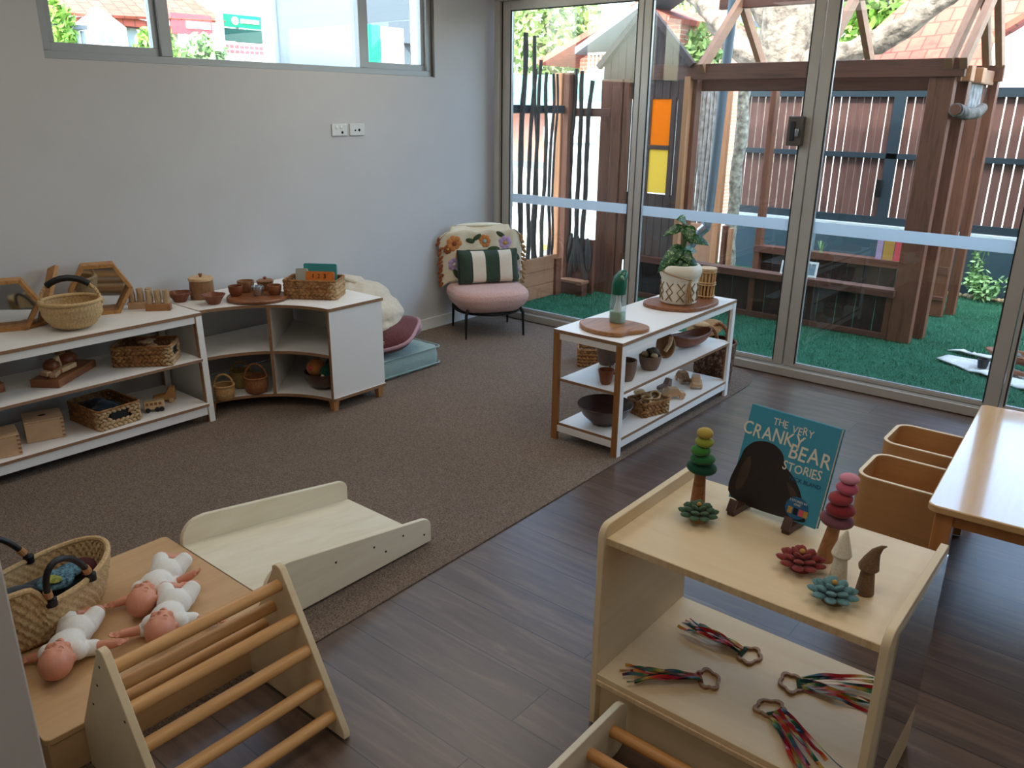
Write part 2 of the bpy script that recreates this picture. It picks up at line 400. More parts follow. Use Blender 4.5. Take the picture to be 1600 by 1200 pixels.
    def grid(s, fn, nu, nv):
        vs = [fn(i/nu, j/nv) for i in range(nu+1) for j in range(nv+1)]
        fs = [(i*(nv+1)+j, (i+1)*(nv+1)+j, (i+1)*(nv+1)+j+1, i*(nv+1)+j+1) for i in range(nu) for j in range(nv)]
        return s.add(vs, fs)
    def build(s, name, mat, parent=None, world=True, smooth=35, bevel=0, mods=None, label=None, kind=None, solid=0):
        me = bpy.data.meshes.new(name)
        W = WM.get(parent) if parent is not None else None
        if W is not None and world:
            inv = W.inverted(); vs = [inv @ v for v in s.v]
        else: vs = s.v
        me.from_pydata([tuple(v) for v in vs], [], s.f); me.update()
        if smooth:
            me.shade_smooth(); me.set_sharp_from_angle(angle=math.radians(smooth))
        if s.uv is not None:
            ul = me.uv_layers.new(name='UVMap')
            for l in me.loops: ul.data[l.index].uv = s.uv[l.vertex_index]
        me.materials.append(M[mat] if isinstance(mat, str) else mat)
        o = bpy.data.objects.new(name, me); COL.objects.link(o)
        if parent is not None: o.parent = parent; WM[o] = W if W is not None else Matrix()
        else: WM[o] = Matrix()
        if bevel:
            b = o.modifiers.new('Bevel', 'BEVEL'); b.width = bevel; b.segments = 2; b.limit_method = 'ANGLE'; b.angle_limit = math.radians(50)
        if solid:
            b = o.modifiers.new('Solidify', 'SOLIDIFY'); b.thickness = solid; b.offset = 0
        for f in (mods or []): f(o)
        if label: o['label'] = label
        if kind: o['kind'] = kind
        return o
def remesh(vox, smooth_it=4, fac=.5):
    def f(o):
        r = o.modifiers.new('Remesh', 'REMESH'); r.mode = 'VOXEL'; r.voxel_size = vox; r.use_smooth_shade = True
        if smooth_it:
            s = o.modifiers.new('Smooth', 'SMOOTH'); s.iterations = smooth_it; s.factor = fac
    return f
def subsurf(n=2):
    def f(o):
        s = o.modifiers.new('Subsurf', 'SUBSURF'); s.levels = n; s.render_levels = n
    return f
def thing(name, label, cat, loc=(0,0,0), rz=0, group=None):
    o = bpy.data.objects.new(name, None); COL.objects.link(o); o.empty_display_size = .05
    o.location = loc; o.rotation_euler = (0, 0, rz); o['label'] = label; o['category'] = cat
    if group: o['group'] = group
    WM[o] = Matrix.Translation(Vector(loc)) @ Matrix.Rotation(rz, 4, 'Z')
    return o
def tag(o, label, cat, group=None, kind=None):
    o['label'] = label; o['category'] = cat
    if group: o['group'] = group
    if kind: o['kind'] = kind
    return o
def recenter(o, loc):
    # give a single-mesh thing its origin at its base
    o.data.transform(Matrix.Translation(-Vector(loc))); o.location = loc; WM[o] = Matrix.Translation(Vector(loc)); return o
def single(mb, name, mat, label, cat, loc=None, group=None, **k):
    o = mb.build(name, mat, **k); tag(o, label, cat, group)
    if loc is not None: recenter(o, loc)
    return o
def struct(o): o['kind'] = 'structure'; return o
def sempty(name):
    o = bpy.data.objects.new(name, None); COL.objects.link(o); o['kind'] = 'structure'; WM[o] = Matrix(); return o
def dup_tree(root, loc, rz, label):
    r = root.copy(); COL.objects.link(r); r.location = loc; r.rotation_euler = (0, 0, rz); r['label'] = label
    for ch in list(root.children):
        c = ch.copy(); COL.objects.link(c); c.parent = r
        for g in ch.children:
            d = g.copy(); COL.objects.link(d); d.parent = c
    return r
def rrect(cx, cy, w, d, r, n=6):
    out = []
    for sx, sy, a0 in ((1, 1, 0), (-1, 1, PI/2), (-1, -1, PI), (1, -1, 1.5*PI)):
        for i in range(n+1):
            a = a0 + PI/2*i/n
            out.append((cx + sx*(w/2-r) + r*math.cos(a), cy + sy*(d/2-r) + r*math.sin(a)))
    return out
def text_mb(txt, size, mat4, ext=.0008, spacing=1.0, shear=0, bold=0):
    cu = bpy.data.curves.new('t', 'FONT'); cu.body = txt; cu.size = size; cu.extrude = ext; cu.align_x = 'CENTER'; cu.align_y = 'CENTER'
    cu.space_character = spacing; cu.shear = shear; cu.resolution_u = 3; cu.offset = bold
    ob = bpy.data.objects.new('t', cu); COL.objects.link(ob); bpy.context.view_layer.update()
    dg = bpy.context.evaluated_depsgraph_get(); me = bpy.data.meshes.new_from_object(ob.evaluated_get(dg))
    mb = MB(); mb.add([mat4 @ v.co for v in me.vertices], [tuple(p.vertices) for p in me.polygons])
    bpy.data.objects.remove(ob); bpy.data.curves.remove(cu); bpy.data.meshes.remove(me)
    return mb
# ------------------------------------------------------------------ room shell
X1, Y0 = 8.2, -8.0
struct(MB().box(-.2, Y0, -.12, X1, .06, -.004).build('floor', 'floor', smooth=0))
struct(MB().box(-.3, Y0-.2, 2.72, X1+.2, .25, 6.0).build('ceiling', 'ceil', smooth=0))
wl = MB(); WY0, WY1, WZ0, WZ1 = -3.262, -.632, 1.845, 2.60
wl.box(-.2, Y0, 0, 0, WY0, 2.72).box(-.2, WY1, 0, 0, .05, 2.72).box(-.2, WY0, 0, 0, WY1, WZ0).box(-.2, WY0, WZ1, 0, WY1, 2.72)
struct(wl.build('wall_left', 'wall', smooth=0))
struct(MB().box(-.2, .05, 2.43, X1, .2, 2.72).box(-.2, .05, 0, .0, .2, 2.43).box(5.4, 0, 0, X1, .2, 2.72).build('wall_back', 'wall', smooth=0))
struct(MB().box(-.2, Y0-.15, 0, X1, Y0, 2.72).build('wall_front', 'wall', smooth=0))
struct(MB().box(X1, Y0, 0, X1+.15, .2, 2.72).build('wall_right', 'wall', smooth=0))
struct(MB().box(2.5, -6.2, 0, 2.885, -4.652, 2.72).build('wall_partition', 'pillar', smooth=0, bevel=.004))
struct(MB().box(0, -7.9, .0, .014, -.0, .088).build('baseboard_left', 'skirt', bevel=.004))
struct(MB().box(0.0, -.06, 2.43, 5.4, .05, 2.72).build('wall_header', 'ceil', smooth=0))
# high window in the left wall
w = sempty('window_1')
xf = -.075
fr = MB(); fr.box(-.11, WY0, WZ0, -.02, WY1, WZ0+.038).box(-.11, WY0, WZ1-.04, -.02, WY1, WZ1).box(-.11, WY0, WZ0+.038, -.02, WY0+.045, WZ1-.04).box(-.11, WY1-.045, WZ0+.038, -.02, WY1, WZ1-.04)
fr.build('window_frame', 'alu_win', w, bevel=.003)
for yy in (-2.655, -1.285): MB().box(-.105, yy, WZ0+.038, -.025, yy+.065, WZ1-.04).build('mullion', 'alu_win', w, bevel=.003)
for a, b in ((WY0+.045, -2.655), (-1.22, WY1-.045)):
    s = MB(); z0, z1 = WZ0+.038, WZ1-.04
    s.box(-.085, a, z0, -.045, b, z0+.04).box(-.085, a, z1-.04, -.045, b, z1).box(-.085, a, z0+.04, -.045, a+.03, z1-.04).box(-.085, b-.03, z0+.04, -.045, b, z1-.04)
    s.build('sash', 'alu_win', w, bevel=.002)
    MB().box(-.067, a+.03, z0+.04, -.062, b-.03, z1-.04).build('pane', 'glass', w, smooth=0)
MB().box(-.067, -2.59, WZ0+.038, -.062, -1.285, WZ1-.04).build('pane', 'glass', w, smooth=0)
MB().box(-.02, WY1-.002, WZ0-.004, .003, WY1+.012, WZ1).build('reveal_bead', 'bronze', w, smooth=0)
# glazed door wall
GZ0, GZ1 = .075, 2.325
tr = MB().box(.055, -.03, 0, 5.4, .11, .055); struct(tr.build('trim_1', 'alu', bevel=.003))
struct(MB().box(.055, .0, .055, 5.4, .03, .066).build('trim_2', 'alu_bright', smooth=0))
struct(MB().box(.055, -.03, 2.39, 5.4, .11, 2.43).box(.055, -.03, .055, .105, .11, 2.39).build('trim_3', 'alu', bevel=.003))
struct(MB().box(.105, .0, .055, .115, .10, 2.39).build('trim_4', 'gasket', smooth=0))
def panel(n, x0, x1, sl, sr, y=0.0, handle=None):
    d = sempty('door_%d' % n)
    MB().box(x0, y, .06, x0+sl, y+.045, 2.39).build('stile', 'alu', d, bevel=.003)
    MB().box(x1-sr, y, .06, x1, y+.045, 2.39).build('stile', 'alu', d, bevel=.003)
    MB().box(x0+sl, y, .06, x1-sr, y+.045, GZ0+.012).build('bottom_rail', 'alu', d, bevel=.002)
    MB().box(x0+sl, y, GZ1, x1-sr, y+.045, 2.39).build('top_rail', 'alu', d, bevel=.002)
    MB().box(x0+sl, y+.02, GZ0+.012, x1-sr, y+.025, GZ1).build('pane', 'glass', d, smooth=0)
    MB().box(x0+sl, y+.0175, .931, x1-sr, y+.0195, 1.0).build('frosted_strip', 'strip', d, smooth=0)
    g = MB()
    g.box(x0+sl, y-.001, GZ0+.012, x0+sl+.006, y+.02, GZ1).box(x1-sr-.006, y-.001, GZ0+.012, x1-sr, y+.02, GZ1)
    g.box(x0+sl, y-.001, GZ1-.006, x1-sr, y+.02, GZ1)
    g.build('gasket', 'gasket', d, smooth=0)
    g = MB().box(x0+sl, y+.002, GZ0+.012, x1-sr, y+.018, GZ0+.02).box(x0+sl+.006, y+.004, GZ0+.02, x0+sl+.011, y+.018, GZ1-.006)
    g.build('glazing_bead', 'alu_bright', d, smooth=0)
    return d
panel(1, .115, 1.330, .075, .040)
panel(2, 1.338, 2.535, .055, .062)
d3 = panel(3, 2.543, 3.79, .07, .075)
panel(4, 3.795, 5.0, .02, .07, y=.0)
h = MB().box(2.405, -.045, 1.445, 2.50, .0, 1.615).build('handle_plate', 'bronze', d3, bevel=.006)
MB().box(2.425, -.052, 1.475, 2.455, -.045, 1.585).build('handle_recess', 'gasket', h, bevel=.003)
MB().box(2.462, -.062, 1.50, 2.482, -.045, 1.545).build('latch', 'steel', h, bevel=.003)
# sockets
def outlet(y0, lab, holes):
    t = thing('wall_outlet', lab, 'outlet', (0, y0+.06, 1.455))
    p = MB().box(0, y0, 1.457, .010, y0+.125, 1.532).build('plate', 'vinyl', t, bevel=.003)
    for yy, zz, r in holes: MB().cyl((.009, y0+yy, zz), (.0115, y0+yy, zz), r, n=12).build('socket_hole', 'hole', t)
    return t, p
outlet(-1.575, 'white wall outlet with rocker switches, left one of the pair on the wall', [(.082, 1.478, .009)])
t = [o for o in COL.objects if o.name == 'wall_outlet'][0]
for yy in (.03, .065): MB().box(.009, -1.575+yy, 1.505, .014, -1.575+yy+.016, 1.522).build('rocker_switch', 'paper', t, bevel=.002)
outlet(-1.428, 'white wall outlet with two black sockets, right one of the pair on the wall', [(.045, 1.49, .006), (.078, 1.492, .009)])
# carpet: slab with rounded far right corner
def carpet_poly():
    p = [(.0, -8.0), (2.53, -8.0), (2.50, -3.8), (2.47, -1.2), (2.475, -.42)]
    for i in range(7):
        a = i/6*PI/2; p.append((2.24 + .235*math.cos(a), -.42 + .36*math.sin(a)))
    p += [(.0, -.05)]
    return p
c = MB().prism(carpet_poly(), -.004, .002).build('carpet', 'carpet', smooth=0, bevel=.002)
tag(c, 'taupe brown carpet with a rounded corner covering the left side of the floor', 'carpet')
# ------------------------------------------------------------------ furniture
TH = .018
def board(x0, y0, z0, x1, y1, z1, name, mat, par, **k): return MB().box(x0, y0, z0, x1, y1, z1).build(name, mat, par, bevel=k.pop('bevel', .0015), **k)
def edged(x0, y0, z0, x1, y1, z1, name, par, mat='white_lam', edge='ply_edge', axis='z', e=.0012):
    # laminate board with exposed ply edge all round
    b = MB().box(x0, y0, z0, x1, y1, z1).build(name, mat, par, smooth=0)
    m = MB()
    if axis == 'z':
        m.box(x0-e, y0-e, z0+.001, x1+e, y0, z1-.001).box(x0-e, y1, z0+.001, x1+e, y1+e, z1-.001).box(x0-e, y0, z0+.001, x0, y1, z1-.001).box(x1, y0, z0+.001, x1+e, y1, z1-.001)
    m.build('board_edge', edge, b, smooth=0)
    return b
# long shelf against the left wall
LS = thing('open_shelf_unit', 'long white three tier shelf unit with brown ply edges against the left wall', 'shelf', (.27, -3.7, 0))
lx0, lx1, ly0, ly1 = .045, .485, -4.75, -2.885
edged(lx0, ly0, .588, lx1, ly1, .606, 'top_shelf', LS)
edged(lx0, ly0+.02, .347, lx1+.02, ly1-.035, .362, 'middle_shelf', LS)
edged(lx0, ly0+.02, .096, lx1+.035, ly1-.035, .112, 'bottom_shelf', LS)
MB().box(lx1-.022, ly0, .552, lx1-.004, ly1-.03, .588).build('front_rail', 'white_lam', LS, bevel=.001)
MB().box(lx1+.012, ly0, .050, lx1+.030, ly1-.045, .096).build('bottom_rail', 'white_lam', LS, bevel=.001)
MB().box(lx0, ly0, .552, lx0+.018, ly1, .588).build('back_rail', 'white_lam', LS, bevel=.001)
for x, sl in ((lx1, .015), (lx0+.02, 0)):
    for y in (ly1, ly0+.04, ):
        l = MB(); l.bar((x-.012, y-.018, .588), (x-.012+sl+.01*(sl > 0), y-.018, 0), .034, .026, up=(1, 0, 0)); l.build('leg', 'white_lam', LS, bevel=.002)
        m = MB(); m.bar((x-.014, y-.0372, .588), (x-.014+sl+.01*(sl > 0), y-.0372, 0), .004, .024, up=(1, 0, 0)); m.build('leg_edge', 'ply_edge', LS)
# curved corner unit
CU = thing('curved_shelf_unit', 'white quarter round shelf unit with scooped front in the corner of the wall', 'shelf', (.45, -2.43, 0))
cx0, cy1 = .04, -2.0
def arc(off=0, n=18, over=0):
    # concave front: from (.43,-2.865) to (.905,-2.39)
    cxx, cyy, R = .965, -2.925, .54
    a0, a1 = math.atan2(-2.865-cyy, .43-cxx), math.atan2(-2.39-cyy, .905-cxx)
    return [(cxx + (R-off)*math.cos(a0+(a1-a0)*i/n), cyy + (R-off)*math.sin(a0+(a1-a0)*i/n)) for i in range(n+1)]
def cu_poly(inset=0): return [(cx0, -2.875)] + arc(-inset) + [(.912-inset, -2.375), (.912-inset, cy1+inset), (cx0, cy1+inset)]
for nm, z0, z1, ins in (('top_shelf', .585, .603, 0), ('middle_shelf', .318, .336, .006), ('bottom_shelf', .066, .084, 0)):
    b = MB().prism(cu_poly(ins), z0, z1).build(nm, 'white_lam', CU, smooth=0)
    e = MB(); pl = cu_poly(ins)[1:-1]
    for a, bb in zip(pl[:-1], pl[1:]):
        e.bar((a[0], a[1], (z0+z1)/2), (bb[0], bb[1], (z0+z1)/2), .003, z1-z0-.001)
    e.build('board_edge', 'ply_edge', b, smooth=0)
MB().box(cx0, -2.872, .084, .425, -2.857, .585).build('side_panel', 'white_lam', CU, bevel=.001)
MB().box(.425, -2.872, .084, .428, -2.857, .585).build('panel_edge', 'ply_edge', CU)
MB().box(.892, -2.385, .084, .908, -2.005, .585).build('side_panel', 'white_lam', CU, bevel=.001)
MB().box(.892, -2.389, .084, .908, -2.385, .585).build('panel_edge', 'ply_edge', CU)
MB().box(cx0, -2.02, .084, .892, -2.005, .585).build('back_panel', 'white_lam', CU, bevel=.001)
d = Vector((.592-.08, -2.536+2.06, 0)); 
MB().bar((.08, -2.04, .335), (.583, -2.545, .335), .016, .500).build('divider', 'white_lam', CU, smooth=0)
MB().bar((.583, -2.545, .335), (.586, -2.548, .335), .016, .500).build('divider_edge', 'ply_edge', CU, smooth=0)
for x, y in ((.40, -2.845), (.878, -2.362), (.885, -2.035), (.08, -2.035), (.08, -2.84)):
    MB().lathe([(.020, .0), (.032, .066)], 4, (x, y, 0), rot=PI/4).build('leg', 'foot', CU, smooth=0, bevel=.002)
# island shelf
IS = thing('low_shelf_unit', 'white open shelf unit with orange brown leg faces standing mid carpet', 'shelf', (2.24, -1.25, 0))
ix0, ix1, iy0, iy1 = 2.045, 2.452, -1.868, -.622
edged(ix0, iy0, .577, ix1, iy1, .595, 'top_shelf', IS)
edged(ix0+.045, iy0+.004, .325, ix1-.003, iy1-.01, .341, 'middle_shelf', IS)
edged(ix0+.045, iy0+.004, .083, ix1-.003, iy1-.01, .099, 'bottom_shelf', IS)
M['oak_edge'] = wood('golden_oak_edge', '8f5f34', 'a97442', .5, 'z', 20, 10)
for x in (ix0, ix1-.018):
    for y, s in ((iy0, -1), (iy1, 1)):
        ya, yb = (y, y+.036) if s < 0 else (y-.036, y)
        l = MB().box(x, ya, 0, x+.018, yb, .577).build('leg', 'white_lam', IS, bevel=.001)
        MB().box(x+.0005, y-(.002 if s < 0 else 0), 0, x+.036 if x < 2.2 else x+.0175, y+(.0 if s < 0 else .002), .577).build('leg_face', 'oak_edge', l, smooth=0)
for x in (ix0+.018, ix1-.036):
    for y in (iy0, iy1-.018):
        MB().box(x, y, 0, x+.018, y+.018, .577).build('leg_brace', 'oak_edge', IS, bevel=.001)
MB().box(ix0+.036, iy0+.001, .545, ix1-.036, iy0+.016, .577).build('end_rail', 'white_lam', IS, bevel=.001)
MB().box(ix0+.036, iy0+.001, .048, ix1-.036, iy0+.016, .083).build('end_rail', 'white_lam', IS, bevel=.001)
MB().box(ix1-.017, iy0+.036, .545, ix1-.003, iy1-.036, .577).build('long_rail', 'white_lam', IS, bevel=.001)
MB().box(ix1-.017, iy0+.036, .045, ix1-.003, iy1-.036, .083).build('long_rail', 'white_lam', IS, bevel=.001)
MB().box(ix0+.003, iy0+.036, .545, ix0+.017, iy1-.036, .577).build('long_rail', 'white_lam', IS, bevel=.001)
# front right shelf with mirror side
FS = thing('birch_shelf_unit', 'pale birch two level shelf with raised sides holding the standing picture book', 'shelf', (3.74, -3.2, 0))
def side(x, nm):
    y0, y1, z1, r = -3.462, -2.965, .627, .035
    pl = [(y0, 0), (y1, 0), (y1, z1-.012), (y1-.012, z1)]
    for i in range(7):
        a = PI/2 + PI/2*i/6; pl.append((y0+r + r*math.cos(a), z1-r + r*math.sin(a)))
    return MB().prism(pl, x, x+.019, 'x').build(nm, 'birch_y', FS, bevel=.002)
side(3.378, 'side_panel'); s2 = side(4.082, 'side_panel')
MB().box(3.397, -3.448, .570, 4.082, -2.955, .590).build('top_board', 'birch', FS, bevel=.0015)
MB().box(3.397, -3.4495, .571, 4.082, -3.448, .589).build('board_edge', 'birch_edge', FS)
MB().box(3.397, -3.462, .155, 4.082, -2.972, .172).build('lower_board', 'birch', FS, bevel=.0015)
MB().box(3.397, -3.440, .0, 4.082, -3.425, .155).build('kick_board', 'birch', FS, bevel=.001)
MB().box(3.397, -3.466, .138, 4.082, -3.448, .1545).build('front_lip', 'birch_edge', FS, bevel=.002)
MB().box(4.101, -3.40, .15, 4.104, -2.975, .60).build('mirror_panel', 'mirror', FS, smooth=0, label='mirrored side panel')
# ladder bridge beside it
LB = thing('climbing_ladder', 'birch climbing ladder with round dowel rungs lying before the book shelf', 'climbing frame', (3.85, -3.95, 0))
def lside(x):
    y0, y1, z0, z1, r = -4.55, -3.472, .0, .158, .045
    pl = []
    for cx_, cz_, a0 in ((y1-r, z1-r, 0), (y0+r, z1-r, PI/2), (y0+r, z0+r, PI), (y1-r, z0+r, 1.5*PI)):
        for i in range(7):
            a = a0 + PI/2*i/6; pl.append((cx_ + r*math.cos(a), cz_ + r*math.sin(a)))
    return MB().prism(pl, x, x+.018, 'x').build('side_rail', 'pine', LB, bevel=.002)
lside(3.488); lside(4.13)
for k in range(9):
    y = -3.545 - .104*k
    MB().cyl((3.506, y, .098), (4.13, y, .098), .0165, n=20).build('rung', 'dowel_x', LB)
# platform
PF = thing('low_platform', 'tan plywood low platform box carrying dolls and a woven basket', 'platform', (2.08, -4.17, 0))
px0, px1, py0, py1, pz = 1.715, 2.463, -4.532, -3.812, .130
MB().prism(rrect((px0+px1)/2, (py0+py1)/2, px1-px0, py1-py0, .018), pz-.018, pz).build('top_board', 'beech', PF, bevel=.002)
for q in ((px0+.005, py0+.005, px0+.02, py1-.005), (px1-.02, py0+.005, px1-.003, py1-.005), (px0+.02, py0+.005, px1-.02, py0+.02), (px0+.02, py1-.02, px1-.02, py1-.005)):
    MB().box(q[0], q[1], .002, q[2], q[3], pz-.018).build('side_board', 'beech', PF, bevel=.001)
# ramp
RP = thing('wooden_ramp', 'pale plywood ramp with raised side rails sloping from platform to carpet', 'ramp', (2.08, -3.43, 0))
ry0, ry1 = -3.808, -3.052
dk = MB(); dk.add([(1.83, ry0, .112), (2.322, ry0, .112), (2.322, ry1, .014), (1.83, ry1, .014), (1.83, ry0, .130), (2.322, ry0, .130), (2.322, ry1, .026), (1.83, ry1, .026)], [(3,2,1,0),(4,5,6,7),(0,1,5,4),(1,2,6,5),(2,3,7,6),(3,0,4,7)])
dk.build('ramp_board', 'pine', RP, smooth=0)
def rail(x, zb):
    pl = [(ry0, zb)] + [(ry1, .013), (ry1, .085)]
    for i in range(1, 6):
        a = i/6*PI/2; pl.append((ry1-.05 + .05*math.cos(a), .083 + .04*math.sin(a)))
    pl += [(ry1-.06, .125), (ry0+.10, .218)]
    for i in range(1, 7):
        a = PI/2 + i/6*PI/2; pl.append((ry0+.08 + .08*math.cos(a), .14 + .078*math.sin(a)))
    return MB().prism(pl, x, x+.018, 'x').build('side_rail', 'pine', RP, bevel=.0025)
rail(1.812, .013); r2 = rail(2.322, .013)
for y, z in ((-3.52, .13), (-3.345, .112), (-3.29, .07), (-3.20, .098), (-3.09, .055)):
    MB().cyl((2.3385, y, z), (2.3412, y, z), .0042, n=10).build('bolt_hole', 'hole', r2)
# triangle climber
TC = thing('triangle_climber', 'triangular wooden climbing frame with honey dowel rungs against the platform', 'climbing frame', (2.68, -4.19, 0))
tp = [(2.467, 0), (2.467, .133), (2.632, .425)] + [(2.655+.024*math.cos(a), .428+.02*math.sin(a)) for a in (2.6, 2.1, 1.6, 1.1, .6)] + [(2.908, .02), (2.908, 0)]
for y in (-3.957, -4.440):
    p = MB().prism(tp, y, y+.020, 'y').build('side_panel', 'birch_y', TC, bevel=.002)
    ys = y-.0012 if y < -4.2 else y+.0212
    if y < -4.2:
        for x, z in ((2.642, .395), (2.608, .325), (2.562, .245), (2.735, .29), (2.79, .14)): MB().cyl((x, y-.001, z), (x, y+.001, z), .0035, n=8).build('bolt_hole', 'hole', p)
for x, z in ((2.660, .388), (2.622, .305), (2.572, .222), (2.725, .306), (2.770, .226), (2.815, .136), (2.860, .056)):
    MB().cyl((x, -4.42, z), (x, -3.957, z), .0175, n=20).build('rung', 'dowel', TC)
# table
TB = thing('children_table', 'varnished wooden table with glossy reflective top at the right edge', 'table', (4.27, -1.9, 0), math.radians(3.2))
c, s = math.cos(math.radians(3.2)), math.sin(math.radians(3.2))
tb = MB().prism(rrect(0, 0, .70, 1.13, .03), .475, .5); 
tb.build('tabletop', 'table', TB, world=False, bevel=.004)
MB().box(-.30, -.525, .425, .30, -.505, .475).build('apron', 'table_leg', TB, world=False, bevel=.002)
MB().box(-.30, .505, .425, .30, .525, .475).build('apron', 'table_leg', TB, world=False, bevel=.002)
MB().box(-.315, -.50, .425, -.295, .50, .475).build('apron', 'table_leg', TB, world=False, bevel=.002)
for x in (-.30, .30):
    for y in (-.515, .515): MB().box(x-.026, y-.026, 0, x+.026, y+.026, .475).build('leg', 'table_leg', TB, world=False, bevel=.003)
# cube chairs
def cube_chair(x0, y0, lab):
    L_, W_, H_ = .305, .262, .42
    t = thing('cube_chair', lab, 'chair', (x0+L_/2, y0+W_/2, 0), 0, None)
    def outline(o, n=8):
        r = .055-o; p = [(L_/2, -W_/2+o)]
        p = [(L_/2, W_/2-o)]
        for i in range(n+1):
            a = PI/2 + PI/2*i/n; p.append((-L_/2+.055 + r*math.cos(a), W_/2-.055 + r*math.sin(a)))
        for i in range(n+1):
            a = PI + PI/2*i/n; p.append((-L_/2+.055 + r*math.cos(a), -W_/2+.055 + r*math.sin(a)))
        p.append((L_/2, -W_/2+o)); return p
    po, pi = outline(0), outline(.013)
    m = MB(); n = len(po); vs = []; fs = []
    for p in po: vs.append((p[0], p[1], .0))
    for p in po: vs.append((p[0], p[1], H_-.004))
    for p in pi: vs.append((p[0], p[1], H_-.004))
    for p in pi: vs.append((p[0], p[1], .0))
    for i in range(n-1):
        for a in range(4):
            b = (a+1) % 4; fs.append((a*n+i, a*n+i+1, b*n+i+1, b*n+i))
    fs += [(0, n, 2*n, 3*n), (n-1, 4*n-1, 3*n-1, 2*n-1)]
    m.add(vs, fs).build('shell', 'chair_ply', t, world=False)
    m = MB(); vs = [(p[0], p[1], H_-.0038) for p in po] + [(p[0], p[1], H_) for p in po] + [(p[0], p[1], H_) for p in pi] + [(p[0], p[1], H_-.0038) for p in pi]
    m.add(vs, [tuple(x) for x in fs]).build('rim_edge', 'chair_edge', t, world=False)
    MB().box(-L_/2+.012, -W_/2+.013, .225, L_/2, W_/2-.013, .24).build('seat', 'chair_ply', t, world=False, bevel=.001)
    MB().box(-L_/2+.013, -W_/2+.05, .36, -L_/2+.016, -W_/2+.09, .385).build('felt_pad', 'felt_white', t, world=False)
    return t
cube_chair(3.640, -1.845, 'amber plywood cube chair with rounded rim, the one nearer the glass doors')
cube_chair(3.662, -2.225, 'amber plywood cube chair with rounded rim, the one nearer the book shelf')
# armchair
AC = thing('accent_chair', 'low pink boucle chair with cream back and thin black legs in corner', 'chair', (.372, -.468, 0), math.radians(57))
# local: -y is the front
st = MB()
def seatf(u, v):
    a = 2*PI*u; t = v
    prof = [(0.0, .175), (.17, .175), (.235, .195), (.285, .245), (.305, .295), (.300, .33), (.27, .357), (.20, .368), (0, .37)]
    k = t*(len(prof)-1); i = min(int(k), len(prof)-2); f = k-i
    r = prof[i][0]*(1-f)+prof[i+1][0]*f; z = prof[i][1]*(1-f)+prof[i+1][1]*f
    e = 3.2; ca, sa = math.cos(a), math.sin(a); q = (abs(ca)**e+abs(sa)**e)**(-1/e)
    return Vector((r*q*ca*.98, r*q*sa*.95, z))
st.grid(seatf, 48, 24); st.build('seat', 'boucle', AC, world=False, smooth=60, mods=[subsurf(1)])
MB().lathe([(.25, .176), (.262, .186), (.25, .196)], 40).build('seat_base_ring', 'black_metal', AC, world=False)
def backf(u, v):
    x = (u-.5)*2; w = .285 + .015*math.sin(PI*min(v*1.1, 1)); 
    return x*w, v
bk = MB()
def bk_shell(u, v):
    a = 2*PI*u; z = .30 + .485*v
    cx_, cy_ = math.cos(a), math.sin(a); e = 3
    q = (abs(cx_)**e+abs(cy_)**e)**(-1/e); tp_ = 1 - .0*v - max(0, v-.85)/.15*.10
    rx, ry = .255*tp_, .055*(1 - max(0, v-.8)/.2*.5)
    x = rx*q*cx_; y = ry*q*cy_
    return Vector((x, y + .20 + .05*v - .22*x*x/.08*.3, z))
bk.grid(bk_shell, 48, 16)
o = bk.build('backrest', 'cream_back', AC, world=False, smooth=60)
cap = MB().ell((0, .235, .783), (.19, .03, .018), 24, 10); cap.build('back_cap', 'cream_back', AC, world=False, smooth=60)
for sx, sy in ((-1, -1), (1, -1), (-1, 1), (1, 1)):
    x, y = sx*.225, -.215 if sy < 0 else .20
    MB().tube([(x*.88, y*.88, .235), (x*.98, y*.98, .18), (x, y, 0)], [.012, .012, .007], 10).build('leg', 'black_metal', AC, world=False)
# floral throw over the back
ACW = WM[AC]
TR = thing('floral_throw_blanket', 'cream throw with wool flowers and rust tassels draped over the chair back', 'blanket', tuple((ACW @ Vector((0, .2, .37)))), math.radians(57))
off = Vector((0, .2, .37))
def thf(u, v):
    # u across, v: 0 front bottom -> 1 rear bottom
    x = (u-.5)*.66
    if v < .55:
        t = v/.55; z = .375 + .36*t; y = .115 + .055*t
    elif v < .7:
        t = (v-.55)/.15; z = .735 + .01*math.sin(PI*t); y = .17 + .02*t
    else:
        t = (v-.7)/.3; z = .735 - .03*t; y = .19+.004*t
    ed = abs(x)/.33
    z += .006*math.sin(x*30+v*9) - .05*max(0, ed-.82)/.18
    y += .006*math.sin(x*44) + (.03*max(0, ed-.75)/.25 if v < .6 else 0)
    return Vector((x, y - .03*x*x/.1*0, z)) - off
MB().grid(thf, 40, 40).build('cloth', 'throw', TR, world=False, smooth=60, solid=.01)
def flower(mat, x, v, r, cmat='felt_gold', n=7, z=None):
    p = thf(.5+x/.66, v); m = MB()
    for k in range(n):
        a = 2*PI*k/n; m.ell((p.x+math.cos(a)*r*.62, p.y-.012, p.z+math.sin(a)*r*.62), (r*.42, .006, r*.42), 10, 6)
    f = m.build('flower', mat, TR, world=False); MB().ell((p.x, p.y-.018, p.z), (r*.3, .006, r*.3), 10, 6).build('flower_centre', cmat, f, world=False)
def leaf2(x, v, r, a):
    p = thf(.5+x/.66, v); MB().ell((p.x, p.y-.011, p.z), (r, .006, r*.45), 10, 6, Euler((0, a, 0))).build('leaf', 'olive', TR, world=False)
flower('lilac', .185, .42, .055); flower('orange_wool', -.22, .44, .06, 'rust'); flower('rust', -.27, .36, .035); flower('lilac', -.225, .19, .05, 'pillow_cream')
flower('orange_wool', .02, .46, .05, 'sage'); flower('orange_wool', -.18, .31, .035, 'rust'); flower('lilac', .25, .10, .045)
